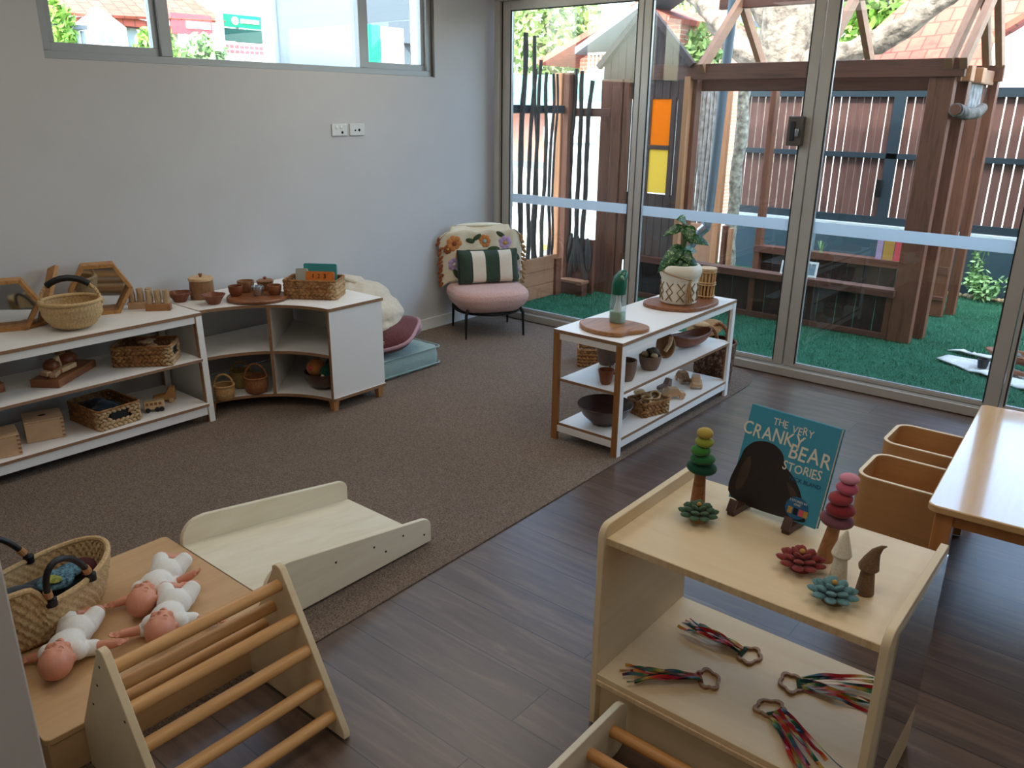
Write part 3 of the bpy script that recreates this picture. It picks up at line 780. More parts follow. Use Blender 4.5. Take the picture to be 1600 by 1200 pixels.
for q in ((-.09, .45, .04, .3), (-.04, .50, .04, -.6), (.15, .52, .04, .5), (.09, .36, .05, 0), (-.21, .08, .045, 1.0), (.27, .28, .045, .9), (-.10, .33, .04, .2), (.27, .04, .04, 1.1)): leaf2(*q)
ts = MB(); ts2 = MB()
for k in range(11):
    z = .71 - .034*k
    for sx in (-1, 1):
        b = Vector((sx*.325, .14+.05*(k < 2), z)) - off
        (ts if sx < 0 else ts2).ell(b+Vector((sx*(.004+.008*(k % 2)), -.004, -.02)), (.013, .010, .026), 8, 6, Euler((0, -sx*(.5+.3*(k % 3)), 0)))
ts.build('tassel_fringe', 'rust', TR, world=False, label='rust coloured tassel fringe'); ts2.build('tassel_fringe', 'jute', TR, world=False, label='brown tassel fringe')
# striped cushion
pc = ACW @ Vector((.02, .025, .372))
SC = thing('striped_cushion', 'rectangular cushion striped dark green and cream on the pink seat', 'cushion', tuple(pc), math.radians(57))
cs = [(-.23, -.135, 'pillow_green'), (-.135, -.035, 'pillow_cream'), (-.035, .075, 'pillow_green'), (.075, .175, 'pillow_cream'), (.175, .23, 'pillow_green')]
def cush(u, v, x0, x1, sgn):
    x = x0+(x1-x0)*u; z = v
    ex = max(0, 1-(abs(x)/.232)**4)**.5; ez = max(0, 1-(abs(2*z-1))**4)**.5
    th = .012 + .058*ex*ez
    zz = .005 + .235*z + .008*(abs(x)/.23)**3*(2*z-1)
    return Vector((x*(1 + .02*(abs(2*z-1))**3), sgn*th + .05*z, zz))
for x0, x1, mt in cs:
    m = MB(); m.grid(lambda u, v: cush(v, u, x0, x1, -1), 16, 6); m.grid(lambda u, v: cush(u, v, x0, x1, 1), 6, 16)
    m.build('stripe_panel', mt, SC, world=False, smooth=60, label=('dark green stripe' if mt == 'pillow_green' else 'cream stripe'))
pp = MB(); pp.tube([cush(.5, 0, -.23, -.23, -1)+Vector((0, .012, 0)), cush(.5, 1, -.23, -.23, -1)+Vector((0, .012, 0))], .006, 6); 
for v in (0, 1):
    pp.tube([Vector(((i/12-.5)*.46, .05*v, .005+.235*v)) for i in range(13)], .007, 6)
pp.build('piping', 'pillow_green', SC, world=False)
# floor cushions beside corner unit
FC = thing('floor_cushion', 'square sage green box cushion lying on carpet beside the curved shelf', 'cushion', (.48, -1.62, .002))
def boxcush(name, mat, par, x0, y0, x1, y1, z0, z1, ang=0):
    c_ = Vector(((x0+x1)/2, (y0+y1)/2, 0)); R = Matrix.Translation(c_) @ Matrix.Rotation(ang, 4, 'Z') @ Matrix.Translation(-c_)
    def f(u, v):
        a = 2*PI*u; e = 9; ca, sa = math.cos(a), math.sin(a); q = (abs(ca)**e+abs(sa)**e)**(-1/e)
        t = v; zc = (z0+z1)/2; hz = (z1-z0)/2
        if t < .3: r = t/.3*.985; z = zc-hz*(1 - .0*r)
        elif t < .7: r = .985+.03*math.sin((t-.3)/.4*PI); z = zc-hz+2*hz*(t-.3)/.4
        else: r = (1-t)/.3*.985; z = zc+hz*(1.0 + .12*(1-r**2))
        z += .004*math.sin(a*14+t*20)*(1 if .3 < t < .7 else .3)
        return R @ Vector((c_.x + (x1-x0)/2*r*q*ca, c_.y + (y1-y0)/2*r*q*sa, z))
    return MB().grid(f, 96, 30).build(name, mat, par, smooth=50)
boxcush('cushion_body', 'sage', FC, .22, -1.90, .715, -1.335, .010, .130)
pi = MB()
for z in (.132, .022): pi.tube([(x, y, z) for x, y in rrect(.4675, -1.6175, .497, .567, .02, 3)], .005, 6, closed=True)
pi.build('piping', 'sage', FC)
RC = thing('plum_cushion', 'small plum and dusty pink cushion wedged under the canvas bean bag', 'cushion', (.53, -1.74, .15))
def pill(c_, rx, ry, rz, R, u, v, e=4):
    a = 2*PI*u; t = PI*(v-.5); ca, sa = math.cos(a), math.sin(a); q = (abs(ca)**e+abs(sa)**e)**(-1/e)
    ct = math.cos(t)
    return Vector(c_) + R @ Vector((rx*q*ca*ct, ry*q*sa*ct, rz*math.sin(t)*(1-.0)*(1)))
R = Euler((.25, -.25, .5)).to_matrix()
MB().grid(lambda u, v: pill((.51, -1.67, .225), .24, .20, .085, R, u, v), 40, 16).build('cushion_body', 'maroon', RC, smooth=60)
MB().tube([pill((.51, -1.67, .225), .245, .205, .08, R, k/40, .5) for k in range(40)], .012, 8, closed=True).build('welt', 'pinkcloth', RC, label='dusty pink edge')
MB().grid(lambda u, v: pill((.60, -1.52, .25), .10, .07, .05, Euler((.3, -.5, .9)).to_matrix(), u, v), 24, 10).build('corner_flap', 'pinkcloth', RC, smooth=60)
BB = thing('canvas_bean_bag', 'cream canvas bean bag slumped between the curved shelf and the wall', 'bean bag', (.37, -1.68, .3))
bb = MB(); bb.ell((.36, -1.71, .38), (.25, .22, .12), 24, 16, Euler((0, .1, .3))).ell((.42, -1.72, .34), (.21, .2, .085), 20, 12, Euler((.1, .25, 0))).ell((.28, -1.70, .455), (.21, .2, .105), 20, 12)
bb.ell((.16, -1.72, .475), (.13, .18, .11), 20, 12)
def wrinkle(o):
    t = bpy.data.textures.new('folds', 'CLOUDS'); t.noise_scale = .07; t.noise_depth = 3
    d_ = o.modifiers.new('Displace', 'DISPLACE'); d_.texture = t; d_.strength = .028; d_.mid_level = .5
bb.v = [v+Vector((.0, .055, 0)) for v in bb.v]
bb.build('bag_body', 'canvas', BB, mods=[remesh(.012, 8), wrinkle])
MB().tube([(.17, -1.83, .53), (.30, -1.81, .535), (.42, -1.79, .49), (.52, -1.77, .42)], .012, 8).build('seam', 'canvas', BB)
MB().tube([(.10, -1.74, .57), (.22, -1.71, .575), (.36, -1.66, .535), (.47, -1.60, .46)], .014, 8).build('strap', 'canvas', BB)
# ------------------------------------------------------------------ toys, baskets, dolls
def wl_prof(prof, n):
    # resample a profile (list of (r,z)) to n points
    L_ = [0]
    for a, b in zip(prof[:-1], prof[1:]): L_.append(L_[-1]+math.hypot(b[0]-a[0], b[1]-a[1]))
    out = []
    for i in range(n+1):
        d = L_[-1]*i/n; k = 0
        while k < len(L_)-2 and L_[k+1] < d: k += 1
        t = (d-L_[k])/max(L_[k+1]-L_[k], 1e-9); out.append((prof[k][0]*(1-t)+prof[k+1][0]*t, prof[k][1]*(1-t)+prof[k+1][1]*t))
    return out
def woven(prof, c, ribs=40, rows=30, amp=.002, sx=1, sy=1, n=160, rot=0, zf=None):
    P = wl_prof(prof, rows*3)
    def fn(r, z, a, i):
        w_ = math.sin(a*ribs + (PI if (i//3) % 2 else 0))*.6 + math.sin(i/3*2*PI)*.4
        rr = r + amp*w_ if r > .005 else r
        return rr, (zf(z, a) if zf else z)
    m = MB(); m.lathe(P, n, c, sx, sy, fn, rot); return m
def arch(p, q, h, n=16, lean=(0, 0, 0)):
    p, q = Vector(p), Vector(q); l = Vector(lean)
    return [p.lerp(q, .5-.5*math.cos(PI*i/n)) + (Vector((0, 0, h))+l)*math.sin(PI*i/n) for i in range(n+1)]
def braid(m, pts, r, turns):
    m.tube(pts, r*.8, 6)
    n = len(pts)*3
    for s_ in (0, PI):
        out = []
        for i in range(n+1):
            t = i/n*(len(pts)-1); k = min(int(t), len(pts)-2); f = t-k; c_ = pts[k].lerp(pts[k+1], f); d = (pts[k+1]-pts[k]).normalized(); o_ = d.orthogonal().normalized(); b = d.cross(o_)
            a = turns*2*PI*i/n + s_; out.append(c_ + (o_*math.cos(a)+b*math.sin(a))*r*.6)
        m.tube(out, r*.6, 5)
def ring(m, c, r, z, rad, sx=1, sy=1, n=40, rot=0):
    m.tube([(c[0]+r*sx*math.cos(2*PI*i/n), c[1]+r*sy*math.sin(2*PI*i/n), c[2]+z) for i in range(n)], rad, 8, closed=True)
# --- bolga basket on the long shelf
bc = (.315, -3.455, .606)
BG = thing('straw_basket', 'round straw basket with black wrapped handle on top of the long shelf', 'basket', bc)
woven([(0, 0), (.06, .002), (.095, .02), (.128, .065), (.136, .11), (.132, .135), (.127, .135), (.128, .11), (.118, .06), (.085, .02), (0, .012)], bc, 46, 14, .0042).build('woven_body', 'seagrass', BG, smooth=60)
m = MB(); ring(m, bc, .131, .137, .009); m.build('rim', 'seagrass', BG)
dv = Vector((.5, .83, 0)).normalized()*.13
a_ = Vector(bc)-dv+Vector((0, 0, .13)); b_ = Vector(bc)+dv+Vector((0, 0, .13)); ar = arch(a_, b_, .115)
m = MB(); braid(m, ar, .009, 14); 
for e in (a_, b_): m.ell(e, (.016, .016, .02), 10, 8)
m.build('handle', 'seagrass', BG); m = MB().tube(ar[4:13], .0155, 12); m.build('handle_grip', 'black', BG, label='black leather wrapped handle grip')
# --- hexagon mirror frames
def hexframe(c, R_, depth, rz, lab, tilt=0, mirror=True, cut=None):
    t = thing('hexagon_mirror', lab, 'mirror', c, rz)
    W_ = Matrix.Translation((0, 0, R_*math.cos(PI/6))) @ Matrix.Rotation(tilt, 4, 'X')
    pts = [(R_*math.cos(PI/3*k), R_*math.sin(PI/3*k)) for k in range(6)]; ti = .86
    for k in range(6):
        a, b = pts[k], pts[(k+1) % 6]; ai, bi = (a[0]*ti, a[1]*ti), (b[0]*ti, b[1]*ti)
        MB().prism([a, b, bi, ai], -depth/2, depth/2, 'y', W_).build('frame_board', 'hexwood', t, world=False, bevel=.0015)
    if mirror: MB().prism([(p[0]*.87, p[1]*.87) for p in pts], depth/2-.02, depth/2-.014, 'y', W_).build('mirror_sheet', 'mirror_hex', t, world=False, smooth=0)
    return t
hexframe((.125, -3.225, .606), .150, .10, math.radians(68), 'open hexagonal rustic wood mirror frame standing behind the straw basket')
hexframe((.125, -3.665, .606), .140, .09, math.radians(68), 'hexagonal rustic wood mirror frame at the far left of the long shelf')
LP_ = thing('leaning_wood_frame', 'tall rustic wood mirror board leaning between the two hexagonal frames', 'mirror', (.08, -3.50, .606))
MB().bar((.16, -3.545, .612), (.06, -3.41, .865), .085, .020, up=(0, -1, .3)).build('back_board', 'hexwood', LP_, bevel=.002)
MB().bar((.16, -3.655, .616), (.10, -3.50, .616), .085, .018).build('base_board', 'hexwood', LP_, bevel=.002)
# --- peg blocks
def pegs(c, ln, rz, lab, n, mat, pm):
    t = thing('peg_block', lab, 'toy', c, rz)
    MB().box(-ln/2, -.022, 0, ln/2, .022, .036).build('block', mat, t, world=False, bevel=.002)
    for k in range(n):
        x = -ln/2 + ln*(k+.5)/n; MB().tube([(x, 0, .03), (x+.002, 0, .07), (x+.003*(k-1), 0, .108)], [.0165, .0175, .0165], 12).build('peg', pm, t, world=False)
pegs((.165, -3.045, .606), .125, math.radians(55), 'pale wood block with three bare branch pegs, nearer the wall', 3, 'boxwood', 'birchpeg')
pegs((.275, -3.005, .606), .125, math.radians(48), 'brown wood block with three upright branch pegs, nearer the front edge', 3, 'acacia', 'birchpeg')
# --- corner unit top
def canister(c, r_, h, lab, name='wooden_canister', mat='mango', lid='lightwood'):
    t = thing(name, lab, 'jar', c)
    MB().lathe([(0, 0), (r_*.97, 0), (r_, .005), (r_*1.0, h*.5), (r_*.96, h*.8), (r_*.96, h*.8+.001), (0, h*.8)], 36, c).build('body', mat, t)
    l = MB().lathe([(0, h*.8), (r_*1.03, h*.8), (r_*1.04, h*.8+.004), (r_*1.04, h*.9), (r_*1.0, h*.93), (0, h*.94)], 36, c).build('lid', lid, t)
    MB().lathe([(0, h*.93), (.006, h*.93), (.007, h*1.0), (.011, h*1.03), (.011, h*1.08), (.005, h*1.1), (0, h*1.1)], 16, c).build('knob', 'teak', l)
canister((.17, -2.69, .603), .066, .128, 'tall lidded wooden canister with knob standing near the wall on corner unit')
def starbowl(c, lab, ro=0):
    t = thing('flared_bowl', lab, 'bowl', c)
    def fn(r, z, a, i):
        k = (1 + .16*abs(math.sin(2.5*(a+ro)))) if z > .02 else 1
        return r*k, z
    MB().lathe([(0, 0), (.030, 0), (.034, .004), (.042, .028), (.058, .05), (.056, .053), (.038, .030), (.026, .01), (0, .008)], 60, c, fn=fn).build('bowl_body', 'terra', t)
starbowl((.16, -2.82, .603), 'red brown flared wooden bowl left of the tall canister'); starbowl((.345, -2.725, .603), 'red brown flared wooden bowl right of the canister near the front edge', .5)
rb = (.42, -2.50, .603)
t = thing('round_serving_board', 'round dark wooden board carrying five small cups on corner unit', 'board', rb)
def slab(r, z, a, i): return r*(1 + .03*math.sin(2*a+1)+.02*math.sin(3*a)), z
MB().lathe([(0, 0), (.155, 0), (.165, .006), (.167, .016), (.162, .0215), (0, .0215)], 60, rb, 1, 1, slab).build('board_body', 'teak', t)
def cup(c, r_, h, mat, lab, name='wooden_cup', fl=1.15, knob=False, cat='cup', handle=None):
    t = thing(name, lab, cat, c)
    MB().lathe([(0, 0), (r_*.7, 0), (r_*.85, h*.15), (r_*1.0, h*.5), (r_*fl*.97, h*.96), (r_*fl*.95, h), (r_*fl*.84, h), (r_*.84, h*.5), (r_*.65, h*.15), (0, h*.12)], 32, c).build('cup_body', mat, t)
    if knob:
        l = MB().lathe([(0, h), (r_*fl*1.0, h), (r_*fl*1.02, h+.006), (r_*fl*.8, h+.012), (0, h+.014)], 28, c).build('lid', 'mango', t)
        MB().lathe([(0, h+.012), (.006, h+.012), (.011, h+.022), (.009, h+.028), (0, h+.03)], 14, c).build('knob', 'teak', l)
    if handle is not None:
        p = Vector(c); d = Vector((math.cos(handle), math.sin(handle), 0)); 
        MB().tube([p+d*r_*1.0+Vector((0, 0, h*.85)), p+d*(r_+.03)+Vector((0, 0, h*.8)), p+d*(r_+.032)+Vector((0, 0, h*.35)), p+d*r_*.9+Vector((0, 0, h*.2))], .007, 8).build('handle', mat, t)
    return t
zb = .624
cup((.345, -2.585, zb), .038, .058, 'terra', 'pale brown wooden cup at the front left of the round board', fl=1.1)
cup((.30, -2.49, zb), .045, .066, 'mango', 'wide wooden mug at the back left of the round board', 'wooden_mug', fl=1.1, handle=3.0)
cup((.335, -2.385, zb), .042, .05, 'mango', 'small wooden pot with knobbed lid at the back right of the round board', 'lidded_pot', knob=True, cat='pot')
cup((.43, -2.50, zb), .03, .055, 'steel', 'small shiny metal cup in the middle of the round board', 'metal_cup', fl=1.2)
cup((.475, -2.42, zb), .038, .055, 'teak', 'dark brown wooden cup at the right of the round board', 'wooden_cup', fl=1.1)
# --- rectangular hyacinth baskets
def rbasket(c, ln, wd, h, rz, lab, rows=5, hole=False, liner='coir'):
    t = thing('rectangular_basket', lab, 'basket', c, rz)
    m = MB(); pale = MB()
    per = []
    hx, hy, r_ = ln/2, wd/2, .018
    pts = rrect(0, 0, ln-.012, wd-.012, r_, 3)
    # resample perimeter
    P = [Vector((p[0], p[1], 0)) for p in pts]; P.append(P[0]); S_ = [0]
    for a, b in zip(P[:-1], P[1:]): S_.append(S_[-1]+(b-a).length)
    tot = S_[-1]; st = .0125*2.0; n = int(tot/st)
    rh = h/rows
    for j in range(rows):
        for i in range(n):
            d = (i + .5*(j % 2))*tot/n % tot; k = 0
            while k < len(S_)-2 and S_[k+1] < d: k += 1
            f = (d-S_[k])/max(S_[k+1]-S_[k], 1e-9); p = P[k].lerp(P[k+1], f); dr = (P[k+1]-P[k]).normalized()
            sl = .55 if j % 2 else -.55
            dd = (dr*math.cos(sl) + Vector((0, 0, 1))*math.sin(sl)); nn = dr.cross(Vector((0, 0, 1)))
            R_ = Matrix((dd, nn, dd.cross(nn))).transposed()
            if hole and p.x > hx-.02 and abs(p.y) < wd*.2 and rows-3 <= j < rows-1: continue
            corner = p.x > hx-.04 and abs(p.y) > hy-.05
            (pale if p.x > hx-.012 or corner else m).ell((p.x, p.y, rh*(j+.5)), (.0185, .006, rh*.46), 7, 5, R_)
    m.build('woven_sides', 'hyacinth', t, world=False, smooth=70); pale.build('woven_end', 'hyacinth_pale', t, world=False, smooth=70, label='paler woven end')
    m = MB().tube([(x, y, h) for x, y in rrect(0, 0, ln-.012, wd-.012, r_, 3)], .0065, 8, closed=True); m.build('rim', 'hyacinth', t, world=False)
    m = MB().box(-hx+.01, -hy+.01, .002, hx-.01, hy-.01, .010)
    m.build('base', liner, t, world=False)
    if hole: MB().box(hx-.011, -wd*.2, h*.4, hx-.009, wd*.2, h*.8).build('handle_hole', 'hole', t, world=False)
    return t
B1 = rbasket((.60, -2.235, .603), .315, .20, .105, math.radians(35), 'brown braided rectangular basket of picture books on the corner unit')
def bookin(c, w_, h, th, rz, tilt, mat, lab, name='board_book', digits=None):
    t = thing(name, lab, 'book', c, rz); R_ = Matrix.Rotation(tilt, 4, 'X')
    MB().prism(rrect(0, h/2, w_, h, .01, 3), 0, .003, 'y', R_).build('front_cover', mat, t, world=False)
    MB().prism(rrect(0, h/2, w_, h, .01, 3), th-.003, th, 'y', R_).build('back_cover', mat, t, world=False)
    MB().prism(rrect(0, h/2, w_-.004, h-.004, .009, 3), .003, th-.003, 'y', R_).build('pages', 'pages', t, world=False)
    if digits:
        for k, (d, mt) in enumerate(digits):
            mm = text_mb(d, .034, R_ @ Matrix.Translation(((k-1)*.034-.005, -.0008, h*.80)) @ Matrix.Rotation(PI/2, 4, 'X'), bold=.0006); mm.build('printed_digit', mt, t, world=False, smooth=0)
    return t
bx, by = .60, -2.235
k35 = math.radians(35)
bookin((.585, -2.185, .615), .195, .165, .014, k35, -.12, 'greencover', 'teal green board book, the tallest standing in the braided basket')
bookin((.655, -2.245, .615), .165, .138, .014, k35, -.2, 'orangecover', 'orange counting board book printed with the digits 1 2 3 in the basket', digits=[('1', 'hole'), ('2', 'rust'), ('3', 'hole')])
bookin((.515, -2.265, .615), .07, .14, .016, k35, -.15, 'greycover', 'pale grey book standing at the left of the braided basket')
# contents baskets on the long shelf
B2 = rbasket((.34, -3.135, .363), .30, .20, .105, math.radians(48), 'dark braided basket with wooden flower pieces on the middle shelf', hole=True)
r = random.Random(11)
for k in range(8):
    x, y = .34+r.uniform(-.06, .06), -3.135+r.uniform(-.09, .09); m = MB(); z = .455+r.uniform(-.01, .015)
    rr_ = .022+.006*(k % 3 == 0)
    for q in range(7): m.ell((x+rr_*.75*math.cos(q*.9), y+rr_*.75*math.sin(q*.9), z), (rr_*.42, rr_*.42, .006), 8, 5)
    m.ell((x, y, z), (rr_*.6, rr_*.6, .006), 8, 5)
    if k > 0: m.ell((x, y, z-.05), (rr_, rr_, .045), 8, 5)
    single(m, 'wooden_flower', 'lightwood' if k % 2 == 0 else 'teak', 'small flat wooden flower shape heaped in the middle shelf basket', 'toy', (x, y, z-.006), 'wooden flowers in the middle shelf basket')
B3 = rbasket((.34, -3.39, .113), .30, .235, .10, math.radians(5), 'braided basket of dark cloths with a handle hole on the bottom shelf', hole=True)
cl = MB()
for k in range(9): cl.ell((.34+r.uniform(-.09, .09), -3.39+r.uniform(-.06, .06), .185+r.uniform(-.01, .012)), (.055, .045, .03), 12, 8, Euler((r.uniform(-.4, .4), r.uniform(-.4, .4), 0)))
cl.box(.23, -3.48, .125, .45, -3.30, .18)
single(cl, 'folded_cloths', 'fabric_dark', 'dark crumpled cloths filling the bottom shelf basket', 'cloth', (.34, -3.39, .125), mods=[remesh(.008, 6)])
# wooden tray with wooden blocks
TY = thing('wooden_block_tray', 'dark brown wooden base holding carved wooden pieces on the middle shelf', 'toy', (.275, -3.525, .363), math.radians(128))
MB().box(-.17, -.07, 0, .17, .07, .038).build('base_block', 'teak', TY, world=False, bevel=.003)
for i, (x, y, l, a, mt) in enumerate(((-.10, -.02, .09, .2, 'boxwood'), (-.02, -.03, .11, -.1, 'lightwood'), (-.13, .01, .05, 1.2, 'boxwood'), (.03, .02, .10, .6, 'terra'))):
    MB().box(-l/2, -.014, .04, l/2, .014, .062, Matrix.Translation((x, y, .004*i)) @ Matrix.Rotation(a, 4, 'Z')).build('wood_piece', mt, TY, world=False, bevel=.002)
MB().ell((-.06, .02, .075), (.045, .035, .035), 14, 10).ell((.05, .0, .08), (.06, .035, .03), 14, 10).build('carved_shape', 'terra', TY, world=False)
MB().ell((.09, .02, .12), (.03, .025, .02), 12, 8).ell((.04, .03, .11), (.025, .025, .02), 12, 8).build('carved_top', 'mango', TY, world=False)
MB().bar((-.03, .0, .06), (-.045, .0, .115), .012, .03).build('upright_peg', 'lightwood', TY, world=False)
single(MB().box(.20, -3.86, .363, .30, -3.80, .405), 'small_wood_block', 'teak', 'dark wood block cut by the left frame edge on middle shelf', 'toy', (.25, -3.83, .363), bevel=.002)
def boxx(c, rz, w_, d_, h, lab):
    t = thing('sanded_wooden_box', lab, 'box', c, rz)
    MB().box(-w_/2, -d_/2, 0, w_/2, d_/2, h-.008).build('box_body', 'boxwood', t, world=False, bevel=.002)
    l = MB().box(-w_/2, -d_/2, h-.007, w_/2, d_/2, h).build('lid', 'boxwood', t, world=False, bevel=.0015); MB().lathe([(0, h), (.011, h), (.011, h+.001), (0, h+.001)], 20, (0, 0, 0), 1.5, 1).build('finger_hole', 'hole', l, world=False)
    jn = MB()
    for k in range(5): jn.box(w_/2-.014, -d_/2-.0006, .008+k*h/5, w_/2-.0, -d_/2, .008+k*h/5+h/11)
    jn.build('box_joint', 'mango', t, world=False)
boxx((.33, -3.68, .113), math.radians(74), .165, .15, .105, 'pale sanded wooden box with sliding lid, right of the two on the bottom shelf')
boxx((.40, -3.905, .113), math.radians(77), .165, .15, .10, 'pale sanded wooden box at the left frame edge on the bottom shelf')
def car(c, rz, lab, name='wooden_car', style=0, s=1.0, mat='lightwood', cat='toy'):
    t = thing(name, lab, cat, c, rz); L_, H_, W_ = .10*s, .048*s, .038*s
    if style == 0: pl = [(-L_/2, .012*s), (L_/2, .012*s), (L_/2, .026*s), (L_*.3, .03*s), (L_*.14, H_), (-L_*.25, H_+.002), (-L_*.42, .032*s), (-L_/2, .028*s)]
    elif style == 1: pl = [(-L_/2, .012*s), (L_/2, .012*s), (L_/2, .058*s), (-L_/2, .058*s)]
    else: pl = [(-L_/2, .012*s), (L_/2, .012*s), (L_/2, .07*s), (L_*.25, .075*s), (L_*.05, .04*s), (-L_/2, .03*s)]
    MB().prism(pl, -W_/2, W_/2, 'y').build('body', mat, t, world=False, bevel=.003)
    if style == 1:
        for k in range(4): MB().box(-L_*.42+k*L_*.21, -W_/2-.0006, .036*s, -L_*.42+k*L_*.21+L_*.14, -W_/2, .05*s).build('window', 'teak', t, world=False)
    for x in ((-L_*.3, L_*.3) if style != 1 else (-L_*.34, L_*.12, L_*.34)):
        for y in (-1, 1): MB().cyl((x, y*(W_/2), .012*s), (x, y*(W_/2+.008*s), .012*s), .012*s, n=16).build('wheel', 'toy_dark' if style == 1 else 'boxwood', t, world=False)
    return t
car((.405, -3.165, .113), math.radians(68), 'small wooden toy bus with black wheels on the bottom shelf', 'wooden_bus', 1, 1.0)
car((.315, -3.06, .113), math.radians(60), 'curved wooden toy truck behind the toy bus on the bottom shelf', 'wooden_truck', 2, 1.15, 'hexwood')
# small wicker baskets inside corner unit
def wick(c, r_, h, mat, lab, hh, ang, ribs=26):
    t = thing('wicker_basket', lab, 'basket', c)
    woven([(0, 0), (r_*.8, .002), (r_*.95, .02), (r_*1.04, h*.5), (r_*.98, h), (r_*.93, h), (r_*.97, h*.5), (r_*.8, .02), (0, .01)], c, ribs, 10, .0016, n=104).build('woven_body', mat, t, smooth=60)
    m = MB(); ring(m, c, r_*.98, h, .0055); m.build('rim', mat, t)
    d = Vector((math.cos(ang), math.sin(ang), 0))*r_*.97; m = MB(); braid(m, arch(Vector(c)-d+Vector((0, 0, h*.9)), Vector(c)+d+Vector((0, 0, h*.9)), hh), .006, 9); m.build('handle', mat, t)
wick((.455, -2.785, .084), .055, .085, 'rattan1', 'pale straw wicker basket, front left inside the corner unit', .07, .75)
wick((.335, -2.60, .084), .062, .095, 'rattan3', 'olive brown wicker basket, rear one inside the corner unit', .065, .75)
wick((.485, -2.60, .084), .064, .095, 'rattan2', 'reddish brown wicker basket with tall handle beside the divider', .085, .75)
t = thing('painted_bowl', 'round dark bowl filled with orange and green soft toys right of the divider', 'bowl', (.70, -2.28, .084))
MB().lathe([(0, 0), (.04, 0), (.085, .02), (.112, .06), (.118, .10), (.112, .10), (.105, .06), (.075, .025), (0, .012)], 40, (.70, -2.28, .084)).build('bowl_body', 'darkwood', t)
for k, (x, y, z, r_, mt, lb) in enumerate(((.66, -2.31, .20, .055, 'orange_wool', 'orange felt ball with red flower resting in the painted bowl'), (.745, -2.29, .185, .05, 'felt_green1', 'dark green felt ball resting in the painted bowl'), (.71, -2.22, .21, .05, 'olive', 'olive felt ball at the back of the painted bowl'))):
    b = thing('felt_ball', lb, 'toy', (x, y, z-r_)); MB().ell((x, y, z), (r_, r_, r_*.95), 20, 14).build('ball_body', mt, b)
    if k == 0: MB().ell((x+.01, y-.045, z+.01), (.02, .012, .018), 10, 8).build('flower', 'signred', b)
    else: MB().ell((x+.008, y-r_*.9, z-.01), (.014, .008, .012), 10, 8).build('dot', 'felt_white' if k == 1 else 'felt_gold', b)
# --- island shelf items
def blob(poly, z0, z1, mat, name, lab, cat, loc):
    o = MB().prism(poly, z0, z1).build(name, mat, bevel=.005); tag(o, lab, cat); recenter(o, loc); return o
def smoothpoly(pts, n=5):
    out = []; m = len(pts)
    for i in range(m):
        p0, p1, p2, p3 = [Vector(pts[(i+k-1) % m]) for k in range(4)]
        for j in range(n):
            t = j/n; out.append(tuple(.5*((2*p1) + (-p0+p2)*t + (2*p0-5*p1+4*p2-p3)*t*t + (-p0+3*p1-3*p2+p3)*t**3)))
    return out
blob(smoothpoly([(2.09, -1.70), (2.16, -1.79), (2.27, -1.825), (2.38, -1.80), (2.40, -1.73), (2.435, -1.66), (2.425, -1.58), (2.33, -1.545), (2.20, -1.56), (2.12, -1.62)]), .596, .618, 'acacia', 'serving_board', 'brown wooden serving board under the green lidded bottle', 'board', (2.26, -1.68, .596))
blob(smoothpoly([(2.10, -1.07), (2.14, -1.15), (2.26, -1.17), (2.38, -1.12), (2.43, -1.03), (2.435, -.84), (2.38, -.76), (2.28, -.80), (2.17, -.90), (2.11, -.98)]), .596, .618, 'teak', 'serving_board', 'brown wooden serving board under the white plant pot', 'board', (2.27, -1.0, .596))
bc = (2.263, -1.625, .618)
BO = thing('shaker_bottle', 'clear bottle of mint green rice with a dark green spouted lid', 'bottle', bc)
def sq(r, z, a, i):
    e = 5; ca, sa = math.cos(a), math.sin(a); return r*(abs(ca)**e+abs(sa)**e)**(-1/e), z
MB().lathe([(0, .001), (.034, .001), (.038, .01), (.036, .11), (.033, .135), (.0335, .15), (0, .15)], 48, bc, 1, .8, sq).build('bottle_body', 'clear', BO)
MB().lathe([(0, .004), (.032, .004), (.035, .012), (.0345, .058), (0, .055)], 48, bc, 1, .8, sq).build('rice_fill', 'mint', BO); MB().lathe([(0, .059), (.024, .059), (.010, .12), (.012, .146), (0, .146)], 24, bc).build('inner_funnel', 'paper', BO)
MB().tube([Vector(bc)+Vector(v) for v in ((0, 0, .148), (0, 0, .19), (.002, .004, .225), (.012, .02, .25), (.018, .03, .262))], [.036, .037, .034, .026, .012], 20).build('lid', 'lidgreen', BO, label='dark green spouted lid')
MB().ell(Vector(bc)+Vector((.022, -.010, .228)), (.013, .008, .022), 12, 8, Euler((.5, .3, 0))).build('spout_flap', 'felt_leaf' if False else 'mint', BO)
# planter
pc = (2.27, -1.0, .618)
PL = thing('potted_plant', 'variegated leafy plant in a cream ceramic pot with a jute tassel', 'plant', pc)
po = MB().lathe([(0, 0), (.092, 0), (.10, .008), (.103, .12), (.102, .135), (.112, .155), (.118, .175), (.116, .20), (.104, .215), (.092, .218), (.086, .212), (.088, .19), (0, .185)], 56, pc).build('pot', 'potcream', PL)
MB().lathe([(0, .186), (.088, .186), (.05, .198), (0, .2)], 24, pc).build('soil', 'soil', PL)
ln = MB()
for k in range(6):
    a0 = math.radians(-165+k*36)
    def P_(da, z): a = a0+da; return (pc[0]+.1045*math.cos(a), pc[1]+.1045*math.sin(a), pc[2]+z)
    ln.tube([P_(0, .096), P_(.2, .072), P_(0, .048), P_(-.2, .072)], .003, 6, closed=True)
    for s_ in (1, -1): ln.tube([P_(0, .096), P_(s_*.2, .122)], .003, 6); ln.tube([P_(0, .048), P_(s_*.2, .022)], .003, 6)
ln.build('painted_pattern', 'potline', po)
